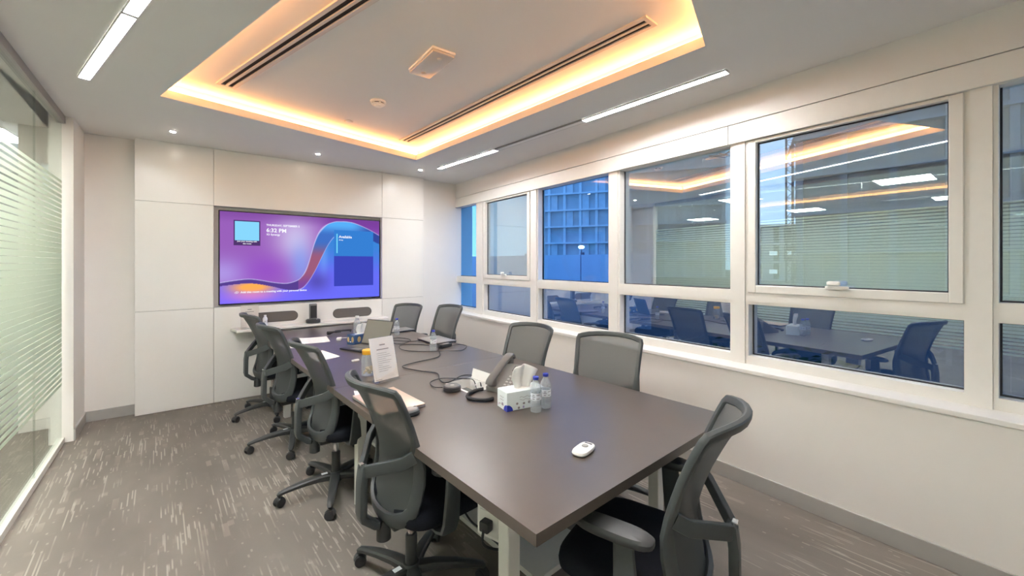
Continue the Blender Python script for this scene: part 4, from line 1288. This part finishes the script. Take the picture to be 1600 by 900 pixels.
sheet('white paper sheet beside the second chair back', [(0.395, 3.96), (0.575, 4.02), (0.53, 4.30), (0.36, 4.24)], 0.0)
sheet('white paper sheet on the table edge by the third chair', [(0.535, 3.335), (0.715, 3.40), (0.640, 3.72), (0.455, 3.66)], 0.0, 5)
sheet('white paper strip under the rose beige laptop', [(0.565, 2.31), (0.64, 2.30), (0.66, 2.42), (0.585, 2.43)], 0.0)

# adapter and cables
t = thing('power_adapter', 'black laptop power adapter brick beside the silver laptop', 'adapter', (1.555, 3.268, Z0), math.radians(15))
obj('brick', B(-0.06, 0.06, -0.027, 0.027, 0.0006, 0.030, 0.005, 2), 'dark_grey', t, smooth=True)
obj('strain_relief', B(-0.078, -0.0605, -0.006, 0.006, 0.010, 0.020, 0.002, 1), 'cable', t)
obj('rating_label', B(-0.03, 0.03, -0.015, 0.015, 0.0302, 0.0308), 'ink', t)
cable('cable', [(1.47, 3.245, Z0 + 0.014), (1.43, 3.12, Z0 + 0.006), (1.33, 2.93, Z0 + 0.006), (1.10, 2.86, Z0 + 0.006), (1.00, 2.79, Z0 + 0.006), (1.06, 2.62, Z0 + 0.006), (1.13, 2.50, Z0 + 0.006), (1.085, 2.36, Z0 + 0.006), (1.075, 2.28, Z0 + 0.006), (1.12, 2.27, Z0 + 0.008), (1.24, 2.34, Z0 + 0.010), (1.29, 2.24, Z0 + 0.016), (1.27, 2.16, Z0 - 0.02)], 0.0036, 'black cable winding from the power adapter to the table hatch')
cable('cable', [(1.02, 2.175, Z0 + 0.012), (0.99, 2.23, Z0 + 0.006), (1.01, 2.33, Z0 + 0.006), (1.10, 2.37, Z0 + 0.006), (1.21, 2.28, Z0 + 0.008), (1.235, 2.20, Z0 + 0.016), (1.225, 2.14, Z0 - 0.02)], 0.0028, 'thin black cable from the microphone puck into the table hatch')
cable('cable', [(1.60, 3.245, Z0 + 0.008), (1.70, 3.28, Z0 + 0.005), (1.72, 3.18, Z0 + 0.005), (1.60, 3.05, Z0 + 0.005), (1.45, 3.08, Z0 + 0.014), (1.30, 3.20, Z0 + 0.005), (1.20, 3.36, Z0 + 0.005), (1.26, 3.55, Z0 + 0.005), (1.40, 3.48, Z0 + 0.005), (1.46, 3.40, Z0 + 0.005)], 0.0028, 'thin black cable looping around the middle water bottle')
cable('cable', [(1.20, 3.72, Z0 + 0.008), (1.28, 3.60, Z0 + 0.005), (1.42, 3.74, Z0 + 0.005), (1.36, 3.92, Z0 + 0.005), (1.26, 3.85, Z0 + 0.005), (1.33, 3.70, Z0 + 0.010), (1.45, 3.62, Z0 + 0.012), (1.60, 3.80, Z0 + 0.005)], 0.0028, 'black tangled cable between open and silver laptops')
cable('cable', [(1.22, 2.18, Z0 - 0.03), (1.245, 2.13, Z0 + 0.02), (1.30, 2.10, Z0 + 0.012), (1.33, 2.13, Z0 + 0.008)], 0.003, 'short pale looped lead at the table hatch').data.materials[0] = M['white_plastic']
t = thing('phone_handset', 'long dark slim object lying at the far end of the table', 'handset', (0.93, 4.52, Z0), math.radians(12))
bm = bmesh.new()
sweep(bm, [(-0.11, 0, 0.022), (-0.09, 0, 0.020), (-0.05, 0, 0.026), (0.05, 0, 0.030), (0.12, 0, 0.026), (0.14, 0, 0.018)], [(0.016, 0.018), (0.020, 0.019), (0.010, 0.010), (0.009, 0.009), (0.011, 0.011), (0.010, 0.016)], n=10)
obj('body', bm, 'cable', t, smooth=True)
obj('grip', B(-0.03, 0.03, -0.010, 0.010, 0.014, 0.0405, 0.003, 1), 'dark_grey', t)
t = thing('white_adapter', 'small white plug adapter with white lead near the blue tissue box', 'adapter', (0.86, 4.14, Z0), math.radians(70))
obj('plug', B(-0.03, 0.03, -0.02, 0.02, 0.0006, 0.026, 0.005, 2), 'white_plastic', t, smooth=True)
bm = bmesh.new(); sweep(bm, spline([(0.03, 0, 0.012), (0.07, 0.01, 0.006), (0.10, -0.06, 0.004), (0.06, -0.12, 0.004), (0.0, -0.10, 0.004)], 6), (0.003, 0.003), n=6)
obj('lead', bm, 'white_plastic', t, smooth=True)

# ------------------------------------------------------------------ outside
gr = obj('ground_outside', B(3.4, 160, -60, 130, -1.2, -1.0), 'ground'); tag(gr, 'dusky paved ground outside the windows', 'ground', kind='structure')
def frame_building(name, p1, p2, depth, floors, fh, bays, z0, mats, label, cat='building', lit=()):
    p1, p2 = Vector(p1), Vector(p2); d = p2 - p1; L_ = d.length
    t = thing(name, label, cat, (p1.x, p1.y, z0), math.atan2(d.y, d.x))
    sgn = 1.0
    nrm = Vector((-d.y, d.x)).normalized()
    if nrm.dot(p1) < 0: sgn = -1.0
    y0, y1 = (0.6, depth) if sgn > 0 else (-depth, -0.6)
    obj('core', B(0.05, L_ - 0.05, y0, y1, 0, floors * fh - 0.3), mats[1], t)
    ya, yb = (-0.3, depth + 0.2) if sgn > 0 else (-depth - 0.2, 0.3)
    sl_ = obj('floor_slab', B(-0.4, L_ + 0.4, ya, yb, -0.16, 0.16), mats[0], t)
    for k in range(floors + 1):
        s2 = sl_ if k == 0 else inst(sl_, t)
        s2.location = (0, 0, k * fh)
    yc = (0.0, 0.62) if sgn > 0 else (-0.62, 0.0)
    cl_ = obj('column', B(-0.25, 0.25, yc[0], yc[1], 0, floors * fh), mats[0], t)
    for k in range(bays + 1):
        c2 = cl_ if k == 0 else inst(cl_, t)
        c2.location = (L_ * k / bays, 0, 0)
    rnd = random.Random(len(name) + floors)
    ym = (0.25, 0.5) if sgn > 0 else (-0.5, -0.25)
    inf = obj('infill_panel', B(-L_ / bays / 2 + 0.3, 0.1, ym[0], ym[1], 0.17, fh - 0.17), mats[2], t)
    first = True
    for i in range(bays):
        for j in range(floors):
            if rnd.random() < 0.55:
                q = inf if first else inst(inf, t)
                first = False
                q.location = (L_ * (i + 0.5) / bays, 0, j * fh)
    for (i, j) in lit:
        w2 = obj('lit_window', B(-0.5, 0.5, -0.10 if sgn > 0 else 0.31, -0.05 if sgn > 0 else 0.36, 1.0, 1.6), 'lit_window', t)
        w2.location = (L_ * (i + 0.5) / bays, 0, j * fh)
    return t
frame_building('concrete_tower', (51.7, 66.4), (71.9, 37.7), 14, 11, 3.3, 11, -1.0, ('concrete', 'concrete_dark', 'infill'), 'unfinished concrete frame tower outside the deep blue window')
frame_building('office_block', (45.0, 16.3), (49.0, -3.0), 12, 9, 3.6, 6, -1.0, ('facade_band', 'facade', 'facade'), 'tall dusky block filling the view beyond the crane')
frame_building('low_block', (64.0, 30.0), (68.0, 24.6), 8, 3, 2.7, 3, -1.0, ('concrete_dark', 'steel', 'concrete_dark'), 'low dark building with lit windows left of the crane', lit=((0, 1), (1, 1), (0, 2), (1, 0), (2, 1)))
# tower crane
t = thing('tower_crane', 'lattice tower crane standing behind the crane window', 'crane', (58.5, 22.1, -1.0), math.radians(25))
bm = bmesh.new(); hgt = 24.0; hw = 0.55
for sx in (-1, 1):
    for sy in (-1, 1): box(bm, sx * hw - 0.07, sx * hw + 0.07, sy * hw - 0.07, sy * hw + 0.07, 0, hgt)
k = 0; z = 0.0
while z < hgt - 1.2:
    for (a, b) in (((-1, -1), (1, -1)), ((1, -1), (1, 1)), ((1, 1), (-1, 1)), ((-1, 1), (-1, -1))):
        if k % 2: a, b = b, a
        sweep(bm, [(a[0] * hw, a[1] * hw, z), (b[0] * hw, b[1] * hw, z + 1.2)], (0.045, 0.045), n=4)
        sweep(bm, [(a[0] * hw, a[1] * hw, z), (b[0] * hw, b[1] * hw, z)], (0.04, 0.04), n=4)
    z += 1.2; k += 1
obj('mast', bm, 'steel', t)
def jib(x0, x1, zb_, name):
    bm = bmesh.new()
    sweep(bm, [(x0, -0.5, zb_), (x1, -0.5, zb_)], (0.06, 0.06), n=4); sweep(bm, [(x0, 0.5, zb_), (x1, 0.5, zb_)], (0.06, 0.06), n=4)
    sweep(bm, [(x0, 0, zb_ + 0.9), (x1, 0, zb_ + 0.9)], (0.06, 0.06), n=4)
    n_ = int(abs(x1 - x0) / 1.2)
    for i in range(n_):
        a = lerp(x0, x1, i / n_); b = lerp(x0, x1, (i + 0.5) / n_); c_ = lerp(x0, x1, (i + 1) / n_)
        for s_ in (-0.5, 0.5):
            sweep(bm, [(a, s_, zb_), (b, 0, zb_ + 0.9), (c_, s_, zb_)], (0.035, 0.035), n=4)
    obj(name, bm, 'steel', t)
jib(0.6, -0.6 - 10, 16.0, 'counter_jib')
t2 = thing('construction_hoist', 'slim scaffold hoist mast beside the dusky block', 'scaffold', (46.5, 17.4, -1.0), math.radians(25))
bm = bmesh.new()
for x in (0, 0.7, 1.3):
    box(bm, x - 0.06, x + 0.06, -0.06, 0.06, 0, 15)
for i in range(14):
    box(bm, 0, 1.3, -0.04, 0.04, i * 1.05 + 0.5, i * 1.05 + 0.58)
obj('mast', bm, 'steel', t2)
# site hoarding
t = thing('site_hoarding', 'blue grey panelled site hoarding outside the windows', 'fence', (9.0, 24.0, -1.0), math.atan2(-36.0, 10.0))
pn = obj('hoarding_panel', B(0.02, 2.98, -0.04, 0.04, 0.0, 2.85), 'hoarding', t)
ps = obj('post', B(-0.06, 0.06, 0.04, 0.16, 0.0, 2.95), 'steel', t)
for k in range(5):
    a = pn if k == 0 else inst(pn, t); a.location = (k * 3.0, 0, 0)
    b = ps if k == 0 else inst(ps, t); b.location = (k * 3.0, 0, 0)
t = thing('street_lamp', 'bright street lamp shining beside the concrete tower', 'lamp', (27.5, 28.0, -1.0))
obj('pole', lathe(bmesh.new(), [(0.09, 0.0), (0.06, 3.9)], 12), 'steel', t)
obj('head', cushion(bmesh.new(), 0, 0, 0.28, 0.28, [(0.6, 3.9), (1, 4.0), (1, 4.12), (0.5, 4.2)], 16, 2), 'street_lamp', t)
t = thing('outside_planter', 'low white planter with dark green shrub outside the near window', 'planter', (7.6, 3.1, -1.0), math.radians(-70))
obj('trough', B(-1.1, 1.1, -0.3, 0.3, 0, 0.75, 0.02, 1), 'concrete', t)
bm = bmesh.new()
rnd = random.Random(5)
for k in range(160):
    x, y, z = rnd.uniform(-1.0, 1.0), rnd.uniform(-0.26, 0.26), 0.74 + abs(rnd.gauss(0, 0.16))
    a = rnd.uniform(0, 2 * PI); s_ = rnd.uniform(0.06, 0.12)
    v = [bm.verts.new((x, y, z)), bm.verts.new((x + s_ * math.cos(a), y + s_ * math.sin(a), z + s_ * 0.6)), bm.verts.new((x + s_ * 1.6 * math.cos(a + 0.3), y + s_ * 1.6 * math.sin(a + 0.3), z + s_ * 0.4)), bm.verts.new((x + s_ * math.cos(a + 0.6), y + s_ * math.sin(a + 0.6), z + 0.01))]
    bm.faces.new(v)
o = obj('foliage', bm, 'bush', t); o['kind'] = 'stuff'
